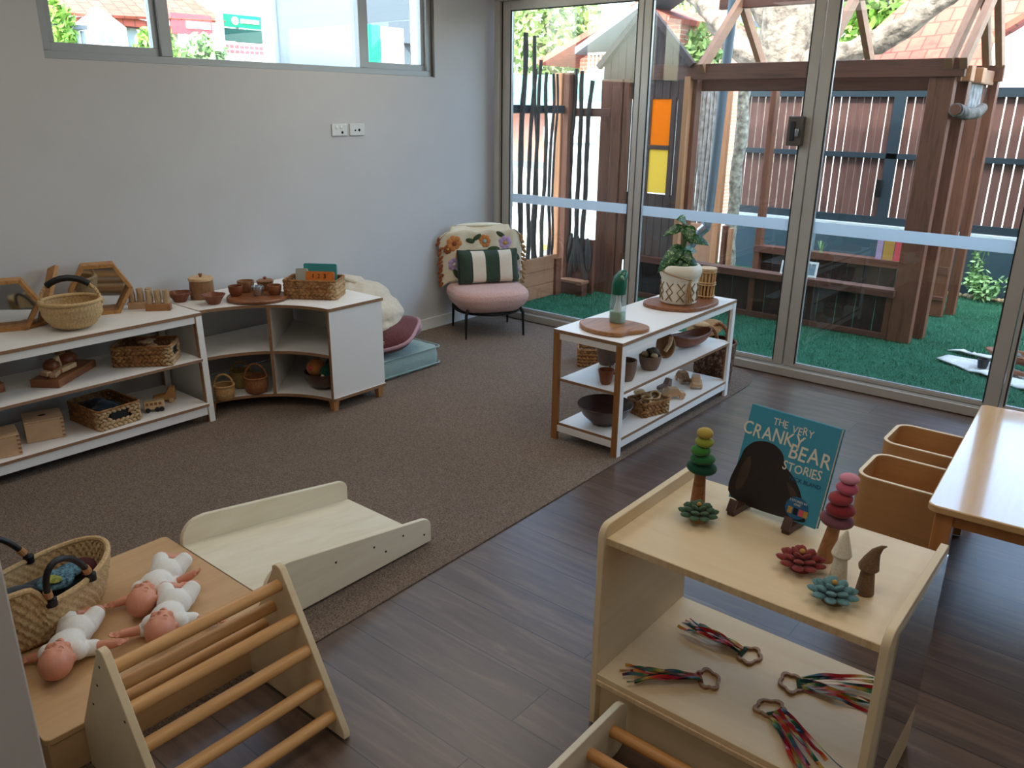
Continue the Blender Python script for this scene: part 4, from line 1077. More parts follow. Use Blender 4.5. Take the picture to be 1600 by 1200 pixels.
tr_ = MB(); rp = [(pc[0]+.106*math.cos(a), pc[1]+.106*math.sin(a), pc[2]+.15+.012*math.sin(a*1.5)) for a in [i*2*PI/36 for i in range(36)]]
tr_.tube([( pc[0]+.121*math.cos(a), pc[1]+.121*math.sin(a), pc[2]+.195-.05*t) for t, a in [(i/14, math.radians(-140+110*i/14)) for i in range(15)]], .0035, 6)
ta = math.radians(-35)
for k in range(16): tr_.tube([(pc[0]+.118*math.cos(ta), pc[1]+.118*math.sin(ta), pc[2]+.145), (pc[0]+(.118+.008*math.sin(k*2))*math.cos(ta+.012*(k-8)), pc[1]+(.12)*math.sin(ta+.012*(k-8)), pc[2]+.09), (pc[0]+(.122+.008*math.sin(k))*math.cos(ta+.018*(k-8)), pc[1]+.122*math.sin(ta+.018*(k-8)), pc[2]+.012+.012*(k % 3))], .0032, 5)
tr_.build('tassel', 'jute', PL)
def leaf_mb(m, base, tip, width, up=(0, 0, 1), curl=.25):
    base, tip = Vector(base), Vector(tip); d = tip-base; L_ = d.length; d.normalize(); s_ = d.cross(Vector(up)).normalized(); u_ = s_.cross(d)
    n = 10; vs = []
    for i in range(n+1):
        t = i/n; w_ = width*math.sin(PI*min(1, t**.75))**.9*(1 - .15*t) + .0008
        c_ = base + d*L_*t + u_*(-curl*L_*(t*t) + .02*math.sin(t*9)*width*10*.1)
        vs += [c_ - s_*w_ + u_*w_*.35, c_, c_ + s_*w_ + u_*w_*.35]
    m.add(vs, [(3*i+k, 3*i+k+1, 3*i+k+4, 3*i+k+3) for i in range(n) for k in (0, 1)])
cam_p = Vector((4.382, -5.048, 1.65)); rtv = Vector((.773, .634, .0)); upv = Vector((0, 0, 1)); tow = (cam_p-Vector(pc)).normalized(); tow.z = 0
def wp(sx_, z, dpt=0): return Vector(pc) + rtv*sx_ + tow*dpt + Vector((0, 0, z))
leaves = [((.0, .42, 0), (-.115, .385, .02), .035), ((.01, .44, 0), (-.03, .475, .05), .045), ((.01, .43, .02), (.05, .35, .10), .05), ((.02, .36, 0), (.155, .34, .02), .038), ((.01, .31, 0), (-.10, .25, .04), .048), ((-.0, .31, .02), (-.13, .20, .08), .05), ((.0, .29, .03), (.06, .24, .09), .042), ((.0, .26, .04), (.03, .17, .12), .04), ((-.02, .25, .0), (-.10, .24, -.06), .04), ((.01, .28, 0), (.09, .30, -.06), .04), ((-.01, .27, .03), (-.06, .18, .11), .042), ((.02, .25, .02), (.10, .21, .04), .035)]
for b_, t_, w_ in leaves:
    m = MB(); leaf_mb(m, wp(*b_), wp(*t_), w_*.85, up=(tow.x*.8, tow.y*.8, .7)); m.build('leaf', 'varieg', PL, smooth=60, solid=.0012)
m = MB()
for b_ in [l[0] for l in leaves]: m.tube([wp(b_[0]*.2, .188), wp(b_[0]*.6, .188+(b_[1]-.188)*.6, b_[2]*.4), wp(*b_)], [.006, .0045, .003], 7)
m.tube([wp(0, .188), wp(.01, .30), wp(.005, .44)], [.009, .007, .004], 8); m.build('stems', 'stem', PL)
# bamboo cane vase
bc = (2.33, -.785, .6185)
BV = thing('cane_lantern', 'small bamboo cane basket of upright sticks beside the plant pot', 'basket', bc)
for k in range(14):
    a = 2*PI*k/14; MB().tube([(bc[0]+.042*math.cos(a), bc[1]+.042*math.sin(a), bc[2]), (bc[0]+.045*math.cos(a+.12), bc[1]+.045*math.sin(a+.12), bc[2]+.16)], .0055, 7).build('cane', 'bamboo', BV)
m = MB()
for z in (.012, .078, .09, .15): m = MB(); ring(m, bc, .049, z, .004, n=24); m.build('binding_ring', 'bamboo', BV)
MB().lathe([(.0, .158), (.052, .158), (.053, .172), (0, .174)], 28, bc).build('top_disc', 'lightwood', BV); MB().lathe([(0, .0), (.034, .0), (.034, .07), (0, .07)], 14, bc).build('inner_filling', 'terra', BV)
# middle shelf pots
z = .342
cup((2.135, -1.50, z), .058, .135, 'greywood', 'tall grey brown wooden pot nearest the left side of the island shelf', 'wooden_pot', fl=1.05, cat='pot')
cup((2.315, -1.785, z), .034, .075, 'terra', 'small glossy reddish wooden cup at the front of the middle shelf', 'wooden_cup', fl=1.25)
cup((2.355, -1.665, z), .052, .105, 'greywood', 'grey brown wooden mug with a handle behind the shelf leg', 'wooden_mug', fl=1.1, handle=math.radians(200))
cup((2.355, -1.425, z), .055, .075, 'greywood', 'grey brown round bowl holding pebbles and driftwood on middle shelf', 'wooden_bowl', fl=1.15, cat='bowl')
for k, (dx, dy, dz, rr_, mt, lb) in enumerate(((.02, .0, .10, .03, 'stone2', 'large dark pebble on top of the pebble bowl'), (-.025, -.015, .08, .022, 'stone1', 'pale tan pebble at the left of the pebble bowl'), (.035, -.02, .082, .02, 'stone1', 'speckled pebble at the front of the pebble bowl'), (-.02, .03, .085, .024, 'stone2', 'grey pebble at the back of the pebble bowl'))):
    single(MB().ell((2.355+dx, -1.425+dy, z+dz), (rr_, rr_*.8, rr_*.75), 12, 8), 'pebble', mt, lb, 'stone', (2.355+dx, -1.425+dy, z+dz-rr_*.75))
t = thing('oval_bowl', 'oval brown wooden bowl standing tilted on edge behind the pebble bowl', 'bowl', (2.33, -1.20, z))
def tb_(u, v):
    a = 2*PI*u; r_ = v; R_ = Euler((0, math.radians(60), math.radians(-58))).to_matrix(); return Vector((2.32, -1.20, z+.075)) + R_ @ Vector((.072*r_*math.cos(a), .05*r_*math.sin(a), -.035*(1-r_*r_)))
MB().grid(tb_, 32, 10).build('bowl_body', 'mango', t, smooth=60, solid=.008)
m = MB().tube([(2.335, -1.23, z+.05), (2.345, -1.20, z+.085), (2.34, -1.18, z+.12)], .012, 8); m.build('wood_slice', 'lightwood', t)
t = thing('dough_bowl', 'long boat shaped wooden bowl on the far end of the middle shelf', 'bowl', (2.31, -.90, z))
def db(u, v):
    x = (u-.5)*2; w_ = .065*(1-abs(x)**2.5)**.5; a = PI*v; return Vector((2.31+.035*x-w_*math.cos(a)*.95, -.90+.165*x, z+.072+.02*x*x-.068*math.sin(a)*(1-x**4)))
MB().grid(db, 30, 12).build('bowl_body', 'terra', t, smooth=60, solid=.007)
# island bottom shelf
z = .1
t = thing('large_dark_bowl', 'large dark walnut bowl on the bottom of the island shelf', 'bowl', (2.275, -1.715, z)); bc = (2.275, -1.715, z)
MB().lathe([(0, 0), (.05, 0), (.07, .008), (.115, .05), (.146, .105), (.142, .108), (.108, .055), (.06, .016), (0, .012)], 56, bc).build('bowl_body', 'darkwood', t)
rbasket((2.36, -1.42, z), .20, .15, .075, math.radians(72), 'small braided basket of wooden rings on the bottom island shelf', rows=4)
for k, (dx, dy, dz, a) in enumerate(((.0, -.02, .085, 0), (.02, .03, .09, .5), (-.03, .02, .08, -.4), (.01, -.05, .07, .3), (-.02, -.04, .05, .2), (.03, .0, .06, -.3))):
    m = MB(); R_ = Euler((a, a*.7, 0)).to_matrix(); m.tube([Vector((2.36+dx, -1.42+dy, z+dz)) + R_ @ Vector((.026*math.cos(q*.35), .026*math.sin(q*.35), 0)) for q in range(18)], .006, 8, closed=True)
    single(m, 'wooden_ring', 'lightwood', 'turned wooden ring lying in the small basket on the island shelf', 'toy', (2.36+dx, -1.42+dy, z+dz), 'wooden rings in the small basket')
car((2.36, -1.14, z), math.radians(50), 'pale wooden toy van just behind the small ring basket', 'wooden_car', 0, 1.3, 'boxwood')
car((2.36, -.87, z), math.radians(-60), 'pale wooden toy car nearest the far end of the bottom shelf', 'wooden_car', 0, 1.3, 'boxwood')
car((2.25, -1.05, z), math.radians(75), 'grey brown wooden toy car behind the pale toy van', 'wooden_car', 2, .9, 'greywood')
car((2.26, -.84, z), math.radians(-40), 'brown wooden toy car farthest back at the far end of the bottom shelf', 'wooden_car', 0, 1.25, 'mango')
single(MB().tube([(2.20+.018*math.cos(q*.5), -1.24+.03*math.sin(q*.5), z+.015+.02*(q/12)) for q in range(13)], .014, 10), 'curved_wood_toy', 'lightwood', 'curved pale wooden toy behind the ring basket', 'toy', (2.20, -1.24, z))
# floor baskets behind island
bc = (2.27, -.465, .002)
t = thing('dark_bark_basket', 'tall dark woven basket with a twisted handle standing behind the island shelf', 'basket', bc)
woven([(0, 0), (.10, .002), (.112, .01), (.122, .14), (.132, .27), (.124, .27), (.112, .14), (.10, .015), (0, .01)], bc, 26, 16, .004, n=120).build('woven_body', 'darkbasket', t, smooth=60)
m = MB(); ring(m, bc, .129, .272, .008); m.build('rim', 'darkbasket', t)
for oy in (-.115, .115):
    m = MB(); braid(m, arch(Vector(bc)+Vector((-.07, oy*.6, .26)), Vector(bc)+Vector((.05, oy*.6, .26)), .11), .010, 7); m.build('handle', 'rattan2', t)
c_ = (2.12, -.50, .30)
b = thing('straw_disc', 'pale round straw mat lying on top of the dark woven basket', 'mat', (2.15, -.45, .275))
MB().ell((2.16, -.40, .325), (.125, .10, .022), 28, 8, Euler((.45, -.15, 0))).build('mat_body', 'jute', b)
MB().ell((2.135, -.415, .35), (.06, .05, .018), 16, 8).build('mat_boss', 'hyacinth_pale', b)
rbasket((1.50, -.60, .002), .30, .22, .115, math.radians(35), 'braided basket on the carpet behind the island shelf near the doors', rows=5)
# --- standing picture book on its stand
zt = .5905
BK = thing('picture_book', 'teal picture book with cream lettering and a dark shape on its cover', 'book', (3.68, -3.075, .61))
bl, br_, tl = Vector((3.553, -3.060, .612)), Vector((3.806, -3.088, .612)), Vector((3.570, -2.985, .872))
ex = (br_-bl).normalized(); ey = (tl-bl); ey = (ey-ex*ey.dot(ex)).normalized(); ez = ex.cross(ey)   # ez towards viewer
WB, HB_ = .256, .272
BM = Matrix(((ex.x, ey.x, ez.x, bl.x), (ex.y, ey.y, ez.y, bl.y), (ex.z, ey.z, ez.z, bl.z), (0, 0, 0, 1)))
MB().box(0, 0, -.003, WB, HB_, 0, BM).build('front_cover', 'bookblue', BK, bevel=.001); MB().box(.003, .003, -.019, WB-.003, HB_-.003, -.003, BM).build('pages', 'pages', BK)
MB().box(0, 0, -.022, WB, HB_, -.019, BM).build('back_cover', 'bookblue', BK, bevel=.001); MB().box(-.002, 0, -.022, .001, HB_, 0, BM).build('spine', 'bookblue', BK)
def onb(x, y, rot=0, z=.0006): return BM @ Matrix.Translation((x, y, z)) @ Matrix.Rotation(rot, 4, 'Z')
for txt, sz, x, y, mt in (('THE', .028, .092, .243, 'letter'), ('VERY', .029, .158, .236, 'letter'), ('CRANKY', .050, .080, .203, 'letter'), ('BEAR', .056, .193, .178, 'letter'), ('STORIES', .034, .182, .137, 'letter'), ('NICK BLAND', .015, .198, .108, 'letter_dark')):
    xx = x
    if mt == 'letter':
        # uneven hand-cut letters
        rj = random.Random(len(txt)); mb = MB(); ws = []
        for chh in txt:
            q = text_mb(chh, sz, Matrix(), 0, bold=sz*.008); xs = [v.x for v in q.v]; ws.append(max(xs)-min(xs))
        gap = sz*.07; k_ = .86; wtot = sum(ws)*k_ + gap*(len(ws)-1); cx = x-wtot/2
        for i, chh in enumerate(txt):
            q = text_mb(chh, sz, onb(cx+ws[i]*k_/2, y+rj.uniform(-.0025, .0025), rj.uniform(-.07, .07)) @ Matrix.Diagonal((k_, 1+rj.uniform(-.06, .1), 1, 1)), .0003, bold=sz*.008)
            mb.add(q.v, q.f); cx += ws[i]*k_+gap
        mb.build('title_lettering', mt, BK, smooth=0)
    else: text_mb(txt, sz, onb(x, y), .0003, bold=.0002).build('author_lettering', mt, BK, smooth=0)
# plain dark rounded stand-in shape for the cover picture
dk = smoothpoly([(.004, .004), (.004, .12), (.018, .158), (.045, .178), (.085, .182), (.118, .165), (.135, .135), (.165, .112), (.196, .075), (.212, .03), (.210, .004)], 6)
MB().prism(dk, 0, .0005, 'z', BM @ Matrix.Translation((0, 0, .0001))).build('printed_dark_shape', 'bear_dark', BK, smooth=0)
md = smoothpoly([(.012, .03), (.012, .09), (.03, .13), (.04, .09), (.03, .04)], 5); md2 = smoothpoly([(.15, .095), (.178, .08), (.198, .05), (.19, .045), (.165, .07)], 5)
MB().prism(md, 0, .0004, 'z', BM @ Matrix.Translation((0, 0, .0007))).build('printed_brown_patch', 'bear_mid', BK, smooth=0); MB().prism(md2, 0, .0004, 'z', BM @ Matrix.Translation((0, 0, .0007))).build('printed_brown_patch', 'bear_mid', BK, smooth=0)
stk = [(.195+.032*math.cos(a*PI/14), .036+.030*math.sin(a*PI/14)) for a in range(28)]
s_ = MB().prism(stk, 0, .0004, 'z', BM @ Matrix.Translation((0, 0, .0009))).build('sticker', 'stickerblue', BK, smooth=0)
text_mb('3 STORIES IN', .0085, onb(.195, .054, 0, .0015), .0002).build('sticker_lettering', 'letter', s_, smooth=0); text_mb('ONE!', .0085, onb(.195, .045, 0, .0015), .0002).build('sticker_lettering', 'letter', s_, smooth=0)
for x, mt in ((.172, 'felt_gold'), (.188, 'hole'), (.203, 'signred'), (.216, 'felt_gold')): MB().box(x, .018, .0013, x+.012, .036, .0016, BM).build('sticker_picture', mt, s_, smooth=0)
SD = thing('book_stand', 'dark wooden folding easel stand holding the teal picture book', 'stand', (3.68, -3.06, zt))
for x0_, x1_ in ((3.60, 3.615), (3.755, 3.74)):
    MB().bar((x0_-.012, -3.125, zt+.011), (x0_, -3.035, zt+.011), .022, .022).build('foot', 'darkwood', SD, bevel=.002)
    MB().bar((x0_-.012, -3.128, zt+.012), (x0_-.010, -3.112, zt+.045), .022, .012, up=(0, 1, 0)).build('front_lip', 'darkwood', SD, bevel=.002)
    MB().bar((x0_, -3.035, zt+.015), (x1_, -2.985, zt+.18), .02, .012, up=(0, 1, 0)).build('back_arm', 'darkwood', SD, bevel=.002)
MB().bar((3.60, -3.02, zt+.05), (3.755, -3.02, zt+.05), .012, .02).build('cross_piece', 'darkwood', SD, bevel=.002)
# --- felt pebble trees
def ftree(c, lab, cols, tilt, trunk='teak'):
    t = thing('felt_pebble_tree', lab, 'toy', c); p = Vector(c); tv = Vector((tilt[0], tilt[1], 1))
    MB().tube([p, p+tv*.05, p+tv*.105], [.021, .018, .014], 16).build('trunk', trunk, t)
    z = .095
    for k, (r_, h, col) in enumerate(cols):
        mt = 'felt_'+col
        if mt not in M: M[mt] = fabric(mt, col, col, 200, .3)
        o = (.004*math.sin(k*2.3), .004*math.cos(k*1.7))
        MB().ell(p+tv*(z+h*.5)+Vector((o[0], o[1], 0)), (r_, r_, h*.58), 22, 12, Euler((.08*math.sin(k*3), .08*math.cos(k*2), 0))).build('felt_disc', M[mt], t); z += h
    return t
ftree((3.485, -3.115, zt), 'stacked felt pebble tree shading from dark green to yellow', [(.043, .032, '17452f'), (.035, .024, '235c2e'), (.028, .026, '3f7a34'), (.026, .024, '8a9234'), (.023, .026, 'b09a48')], (.0, .0))
ftree((3.868, -3.185, zt), 'stacked felt pebble tree shading from plum to pale pink', [(.041, .030, '764850'), (.035, .030, '852c30'), (.029, .028, '9c3e42'), (.026, .026, 'b55468'), (.024, .022, 'd08898')], (.10, .10), 'acacia')
# --- felt succulents
def succ(c, r_, mat, lab, n=(9, 7, 5), base='felt_gold', elev=0):
    t = thing('felt_succulent', lab, 'toy', c); p = Vector(c); m = MB(); h0 = .022+elev
    for ri, (k_, rr_, zz, tl_) in enumerate(((n[0], .66, 0, -.22), (n[1], .46, .010, -.45), (n[2], .25, .018, -.8))):
        for k in range(k_):
            a = 2*PI*k/k_ + ri*.35; R_ = Euler((0, tl_, a)).to_matrix()
            m.ell(p+Vector((math.cos(a)*r_*rr_, math.sin(a)*r_*rr_, h0+zz+(r_*rr_*.0))), (r_*.36*(1-.12*ri), r_*.235*(1-.08*ri), .0062), 10, 6, R_)
    m.build('petals', mat, t, smooth=60); MB().ell(p+Vector((0, 0, h0+.026)), (r_*.12, r_*.12, .006), 10, 6).build('flower_centre', 'felt_gold', t)
    MB().lathe([(0, .0), (r_*.42, .0), (r_*.46, .012), (r_*.3, h0+.004), (0, h0+.006)], 20, c).build('base', base, t)
succ((3.532, -3.205, zt), .056, 'felt_leaf', 'green felt succulent at the foot of the green pebble tree', base='jute')
succ((3.838, -3.265, zt), .060, 'felt_red', 'rust red felt succulent between the book stand and the white figure', base='felt_red')
succ((3.945, -3.352, zt), .057, 'felt_teal', 'dusty teal felt succulent in front of the two felt figures', base='felt_brown')
# --- felt gnomes
def gnome(c, mat, lab, curl):
    t = thing('felt_gnome', lab, 'toy', c); p = Vector(c)
    MB().tube([p, p+Vector((0, 0, .004)), p+Vector((0, 0, .055)), p+Vector((0, 0, .075))], [.019, .021, .0155, .013], 18).build('felt_body', mat, t)
    MB().tube([p+Vector((0, 0, .064)), p+Vector((0, 0, .070)), p+Vector((curl*.3, 0, .09)), p+Vector((curl*.8, 0, .112)), p+Vector((curl*1.7, 0, .128)), p+Vector((curl*2.5, 0, .134))], [.021, .0235, .018, .011, .005, .0015], 18).build('pointed_hat', mat, t)
    return t
gnome((3.925, -3.255, zt), 'felt_white', 'cream white felt gnome figure with a pointed hat', .002); gnome((3.992, -3.272, zt), 'felt_brown', 'brown felt gnome figure whose pointed hat curls right', .012)
# --- ribbon rings on the lower board
zl = .1725
def cloudring(c, rot, r_=.037):
    pts = []
    for k in range(40):
        a = 2*PI*k/40; rr_ = r_*(.86 + .24*abs(math.sin(2.5*a+.3)))
        pts.append((rr_*math.cos(a)*1.15, rr_*math.sin(a)*.85))
    inn = [(x*.74, y*.74) for x, y in pts]; m = MB(); n = 40
    R_ = Matrix.Translation(Vector(c)) @ Matrix.Rotation(rot, 4, 'Z')
    vs = [R_ @ Vector((x, y, 0)) for x, y in pts] + [R_ @ Vector((x, y, .008)) for x, y in pts] + [R_ @ Vector((x, y, .008)) for x, y in inn] + [R_ @ Vector((x, y, 0)) for x, y in inn]
    fs = []
    for k in range(n):
        j = (k+1) % n
        for q in range(4): fs.append((q*n+k, q*n+j, ((q+1) % 4)*n+j, ((q+1) % 4)*n+k))
    return m.add(vs, fs)
def ribbons(c, end, lab, seed, n=11, spread=.05):
    t = thing('ribbon_ring', lab, 'toy', (c[0], c[1], zl)); c_ = Vector((c[0], c[1], zl)); e = Vector((end[0], end[1], zl)); d = (e-c_).normalized(); s_ = Vector((-d.y, d.x, 0))
    rot = math.atan2(d.y, d.x)+PI/2
    rg = cloudring((c[0], c[1], zl), rot).build('wooden_ring', 'mango', t, bevel=.001)
    r = random.Random(seed); L_ = (e-c_).length; kn = MB()
    for k in range(n):
        off = (k-(n-1)/2)/n*.040; st_ = c_ + d*.022 + s_*off; le = (L_-.02)*r.uniform(.78, 1.05); en = (k-(n-1)/2)/n*spread*2 + r.uniform(-.012, .012)
        ph, am = r.uniform(0, 6), r.uniform(.002, .008); w0 = .0052; tw = r.uniform(.5, 1.6)
        m = MB(); m.uv = []; vs = []; N_ = 22; vo = r.uniform(0, .35)
        for i in range(N_+1):
            q = i/N_; p = st_ + d*(le*q) + s_*((en-off)*q*q**.3 + am*math.sin(q*7+ph)*q)
            p.z = zl + .004 + .0014*k + .006*math.sin(q*PI)*(1 - .3*math.sin(k)) + .003*math.sin(q*11+ph)
            ang = .7*math.sin(q*6*tw+ph); wv = s_*math.cos(ang)*w0 + Vector((0, 0, 1))*math.sin(ang)*w0*.8
            a_, b_ = p-wv, p+wv; a_.z = max(a_.z, zl+.0012); b_.z = max(b_.z, zl+.0012)
            vs += [a_, b_]; m.uv += [(q*1.1, vo), (q*1.1, vo)]
        m.add(vs, [(2*i, 2*i+1, 2*i+3, 2*i+2) for i in range(N_)])
        m.build('ribbon', 'rb%d' % (k % 4), t, smooth=80)
        pk = c_ + d*.0225 + s_*off*1.0 + Vector((0, 0, .004)); kn.tube([pk + (d*math.cos(q*.7)*.0048 + Vector((0, 0, 1))*math.sin(q*.7)*.0062) for q in range(9)], .0022, 5, closed=True)
    kn.build('ribbon_knots', 'felt_green1' if seed % 2 else 'felt_red', t)
ribbons((3.690, -3.118), (3.475, -3.112), 'rainbow ribbon ring farthest back on the lower board', 1, 11, .042)
ribbons((3.645, -3.288), (3.462, -3.425), 'rainbow ribbon ring at the left of the lower board', 2, 11, .042)
ribbons((3.825, -3.157), (4.025, -3.06), 'rainbow ribbon ring at the right with ribbons spread to the side panel', 3, 11, .08)
ribbons((3.820, -3.287), (4.00, -3.43), 'rainbow ribbon ring at the front with ribbons towards the front edge', 5, 11, .05)
# --- moses basket on the platform
mc = (1.938, -4.325, pz+.001)
MBK = thing('woven_doll_basket', 'oval seagrass basket with black leather handles on the low platform', 'basket', mc)
ax = math.radians(108)   # long axis direction
def rimz(a):
    # hood end raised, stepping down past the handles
    x = math.cos(a)
    return 0.195 - .045*(1/(1+math.exp((abs(x+.0)-.62)*-26)) if False else 0) + (.0)
def mfn(z, a):
    x = math.cos(a - 0)
    k = 1/(1+math.exp((x+.36)*34))          # 1 at the low end (x<-.40)
    hh = 1.0 + .16*max(0, x)**2 + .50*k
    return z*hh
def mosz(z, a): return mfn(z, a)
P0_ = [(0, 0), (.098, .001), (.114, .012), (.130, .075), (.140, .140), (.134, .140), (.124, .08), (.105, .015), (0, .008)]
LXX, LYY = 1.75, 1.0
Pm = wl_prof(P0_, 66)
def mf(r, z, a, i):
    w_ = math.sin(a*48 + (PI if (i//2) % 2 else 0))
    return (r + .0038*w_ if r > .01 else r), mfn(z, a)
m = MB(); m.lathe(Pm, 248, (0, 0, 0), LXX, LYY, mf); Rm = Matrix.Rotation(ax, 4, 'Z')
m.v = [Vector(mc) + (Rm @ v) for v in m.v]; m.build('woven_body', 'seagrass', MBK, smooth=60)
m = MB(); pts = []
for k in range(96):
    a = 2*PI*k/96; pts.append(Vector(mc) + Rm @ Vector((.137*LXX*math.cos(a), .137*LYY*math.sin(a), mfn(.141, a)+.002)))
m.tube(pts, .009, 8, closed=True); m.build('rim', 'seagrass', MBK)
for sy_ in (-1, 1):
    a1, a2 = (math.radians(sy_*70), math.radians(sy_*104))
    e1 = Vector(mc) + Rm @ Vector((.139*LXX*math.cos(a1), .139*math.sin(a1), .148)); e2 = Vector(mc) + Rm @ Vector((.139*LXX*math.cos(a2), .139*math.sin(a2), .146))
    ar = arch(e1, e2, .125, 18, lean=Rm @ Vector((-.045, sy_*.02, 0)))
    h_ = MB().tube(ar, .0095, 12).build('handle', 'black', MBK, label='black leather handle')
    for e, q in ((e1, ar[2]), (e2, ar[-3])):
        MB().tube([e+Vector((0, 0, -.012)), e+Vector((0, 0, .01))], .016, 12).build('leather_band', 'black', h_); MB().tube([ar[1] if e is e1 else ar[-2], q], .012, 10).build('copper_band', 'foot', h_)
single(MB().ell((1.914, -4.335, pz+.075), (.17, .095, .035), 20, 10, Euler((0, 0, ax))).ell((1.94, -4.42, pz+.11), (.11, .08, .03), 16, 8, Euler((0, 0, ax))), 'dark_cushion', 'fabric_dark', 'dark navy cushion lining the oval seagrass basket', 'cushion', (1.914, -4.335, pz+.04))
t = thing('patterned_cloth', 'floral blue and lime cloth bundled in the oval seagrass basket', 'cloth', (1.92, -4.26, pz+.09))
MB().ell((1.94, -4.275, pz+.125), (.055, .05, .016), 16, 8, Euler((.1, 0, .5))).ell((1.90, -4.22, pz+.12), (.045, .045, .016), 14, 8).build('cloth_fold', 'fabric_floral', t, mods=[remesh(.004, 4), wrinkle])
MB().ell((1.955, -4.285, pz+.143), (.03, .022, .006), 14, 8, Euler((0, .1, .6))).build('lime_print', 'fabric_lime', t); MB().ell((1.90, -4.17, pz+.115), (.05, .035, .018), 14, 8).build('red_fold', 'fabric_red', t)
# --- dolls
def capsule(m, p, q, r1, r2, n=14):
    p, q = Vector(p), Vector(q); m.tube([p, q], [r1, r2], n); m.ell(p, r1, n, 10); m.ell(q, r2, n, 10)
def doll(head, hip, handR, handL, lab, fR=None, fL=None, elR=None, elL=None, handz=(.02, .02)):
    z0 = pz+.001; H_ = Vector((head[0], head[1], z0+.052)); Hp = Vector((hip[0], hip[1], z0+.045)); d = (H_-Hp); d.z = 0; d.normalize(); s_ = Vector((-d.y, d.x, 0))   # s_: doll's left?
    # lying on the back, face up; s_ is to the left of head direction
    t = thing('baby_doll', lab, 'doll', (head[0]*.5+hip[0]*.5, head[1]*.5+hip[1]*.5, z0))
    ch = Hp + d*.105; ch.z = z0+.047
    U = Vector((0, 0, 1)); b = MB(); Rz = Matrix((s_, d, U)).transposed()
    b.ell(H_, (.044, .053, .046), 24, 18, Rz); b.ell(H_-d*.022+U*.010, (.037, .034, .036), 18, 14, Rz)      # skull, face
    for q in (-1, 1): b.ell(H_ - d*.030 + s_*.020*q + U*.030, (.013, .013, .012), 12, 8)                 # cheeks
    b.ell(H_ - d*.018 + U*.047, (.0065, .0075, .008), 10, 8); b.ell(H_ - d*.036 + U*.040, (.010, .004, .005), 10, 8); b.ell(H_ - d*.050 + U*.032, (.012, .010, .010), 10, 8)
    b.ell(H_ + d*.003 + U*.041, (.026, .008, .006), 14, 8, Rz)                                             # brow
    for q in (-1, 1): b.ell(H_ + s_*.0435*q - d*.012 + U*.002, (.006, .010, .013), 10, 8, Rz)
    capsule(b, H_-d*.05, ch, .022, .03)
    b.ell(ch-d*.01, (.047, .052, .037), 18, 12, Rz); b.ell(Hp+d*.02, (.048, .048, .038), 18, 12, Rz)
    suit = MB(); suit.ell(ch-d*.01, (.051, .056, .041), 18, 12, Rz); suit.ell(Hp+d*.02, (.052, .052, .043), 18, 12, Rz)
    for q, hand, el, hz in ((-1, handR, elR, handz[0]), (1, handL, elL, handz[1])):
        sh = ch + d*.018 + s_*.040*q + U*.0; hd = Vector((hand[0], hand[1], z0+hz))
        if el: e_ = Vector((el[0], el[1], z0+.022))
        else: e_ = sh.lerp(hd, .60) - d*.016; e_.z = z0+.026
        capsule(b, sh, e_, .020, .018); capsule(b, e_, hd, .0175, .0125)
        suit_e = sh.lerp(e_, 1.05); capsule(suit, sh, suit_e, .0265, .0235)
        f = (hd-e_).normalized(); g = f.cross(U).normalized(); up_ = g.cross(f)
        pm = hd + f*.012; b.ell(pm, (.012, .012, .009), 12, 8)
        capsule(b, hd, pm, .009, .010)
        for k in range(4):
            a = (k-1.5)*.0052; p0 = pm + f*.005 + g*a; l_ = (.014, .017, .0165, .013)[k]
            b.tube([p0, p0+f*l_*.6+g*a*.15, p0+f*l_+up_*.004+g*a*.1], [.0033, .0032, .0028], 7); b.ell(p0+f*l_+up_*.004+g*a*.1, .0030, 7, 5)
        p0 = hd + g*q*-.009 + f*.006; b.tube([p0, p0+g*q*-.006+f*.006, p0+g*q*-.007+f*.011], [.0036, .0032, .0026], 7)
    for q, ft in ((-1, fR), (1, fL)):
        hpj = Hp + s_*.026*q - d*.005; kn_ = Hp - d*.046 + s_*.044*q + U*.014
        ft_ = Vector((ft[0], ft[1], z0+.018)) if ft else Hp - d*.082 + s_*.010*q - U*.012
        capsule(b, hpj, kn_, .027, .021); capsule(b, kn_, ft_, .0215, .015); capsule(suit, hpj, hpj.lerp(kn_, .80), .032, .0265)
        fd = (-d*.7 + s_*q*-.3 + U*.35).normalized(); b.ell(ft_+fd*.010, (.010, .016, .009), 12, 8, Rz)
        for k in range(5): b.ell(ft_+fd*.022+s_*(k-2)*.0036, .003, 7, 5)
    b.build('body', 'skin', t, mods=[remesh(.0022, 2)], smooth=60)
    s2 = suit.build('cotton_bodysuit', 'cotton', t, mods=[remesh(.003, 5)], smooth=60, label='white cotton bodysuit')
    ey = MB()
    for q in (-1, 1): ey.tube([H_ - d*.004 + s_*(.0165*q-.008+.004*k) + U*(.0445-.0006*(k-2)**2) - d*.0012*(4-(k-2)**2) for k in range(5)], .0011, 5)
    ey.build('closed_eyelids', 'skin_dark', t)
    MB().tube([H_ - d*.0385 + s_*(-.007+.0035*k) + U*(.0447-.0003*(k-2)**2) for k in range(5)], .0012, 5).build('mouth', 'skin_dark', t)
    return t
doll((2.238, -4.405), (2.105, -4.290), (2.255, -4.248), (2.118, -4.43), 'baby doll in white bodysuit nearest the grey wall edge', handz=(.035, .02))
doll((2.134, -4.109), (2.010, -3.955), (2.118, -3.930), (2.035, -4.148), 'baby doll in white bodysuit nearest the ramp with its head at the middle', handz=(.055, .02))
doll((2.316, -4.145), (2.195, -4.030), (2.352, -3.995), (2.216, -4.215), 'baby doll in white bodysuit partly hidden behind the top climbing rung', handz=(.02, .03))
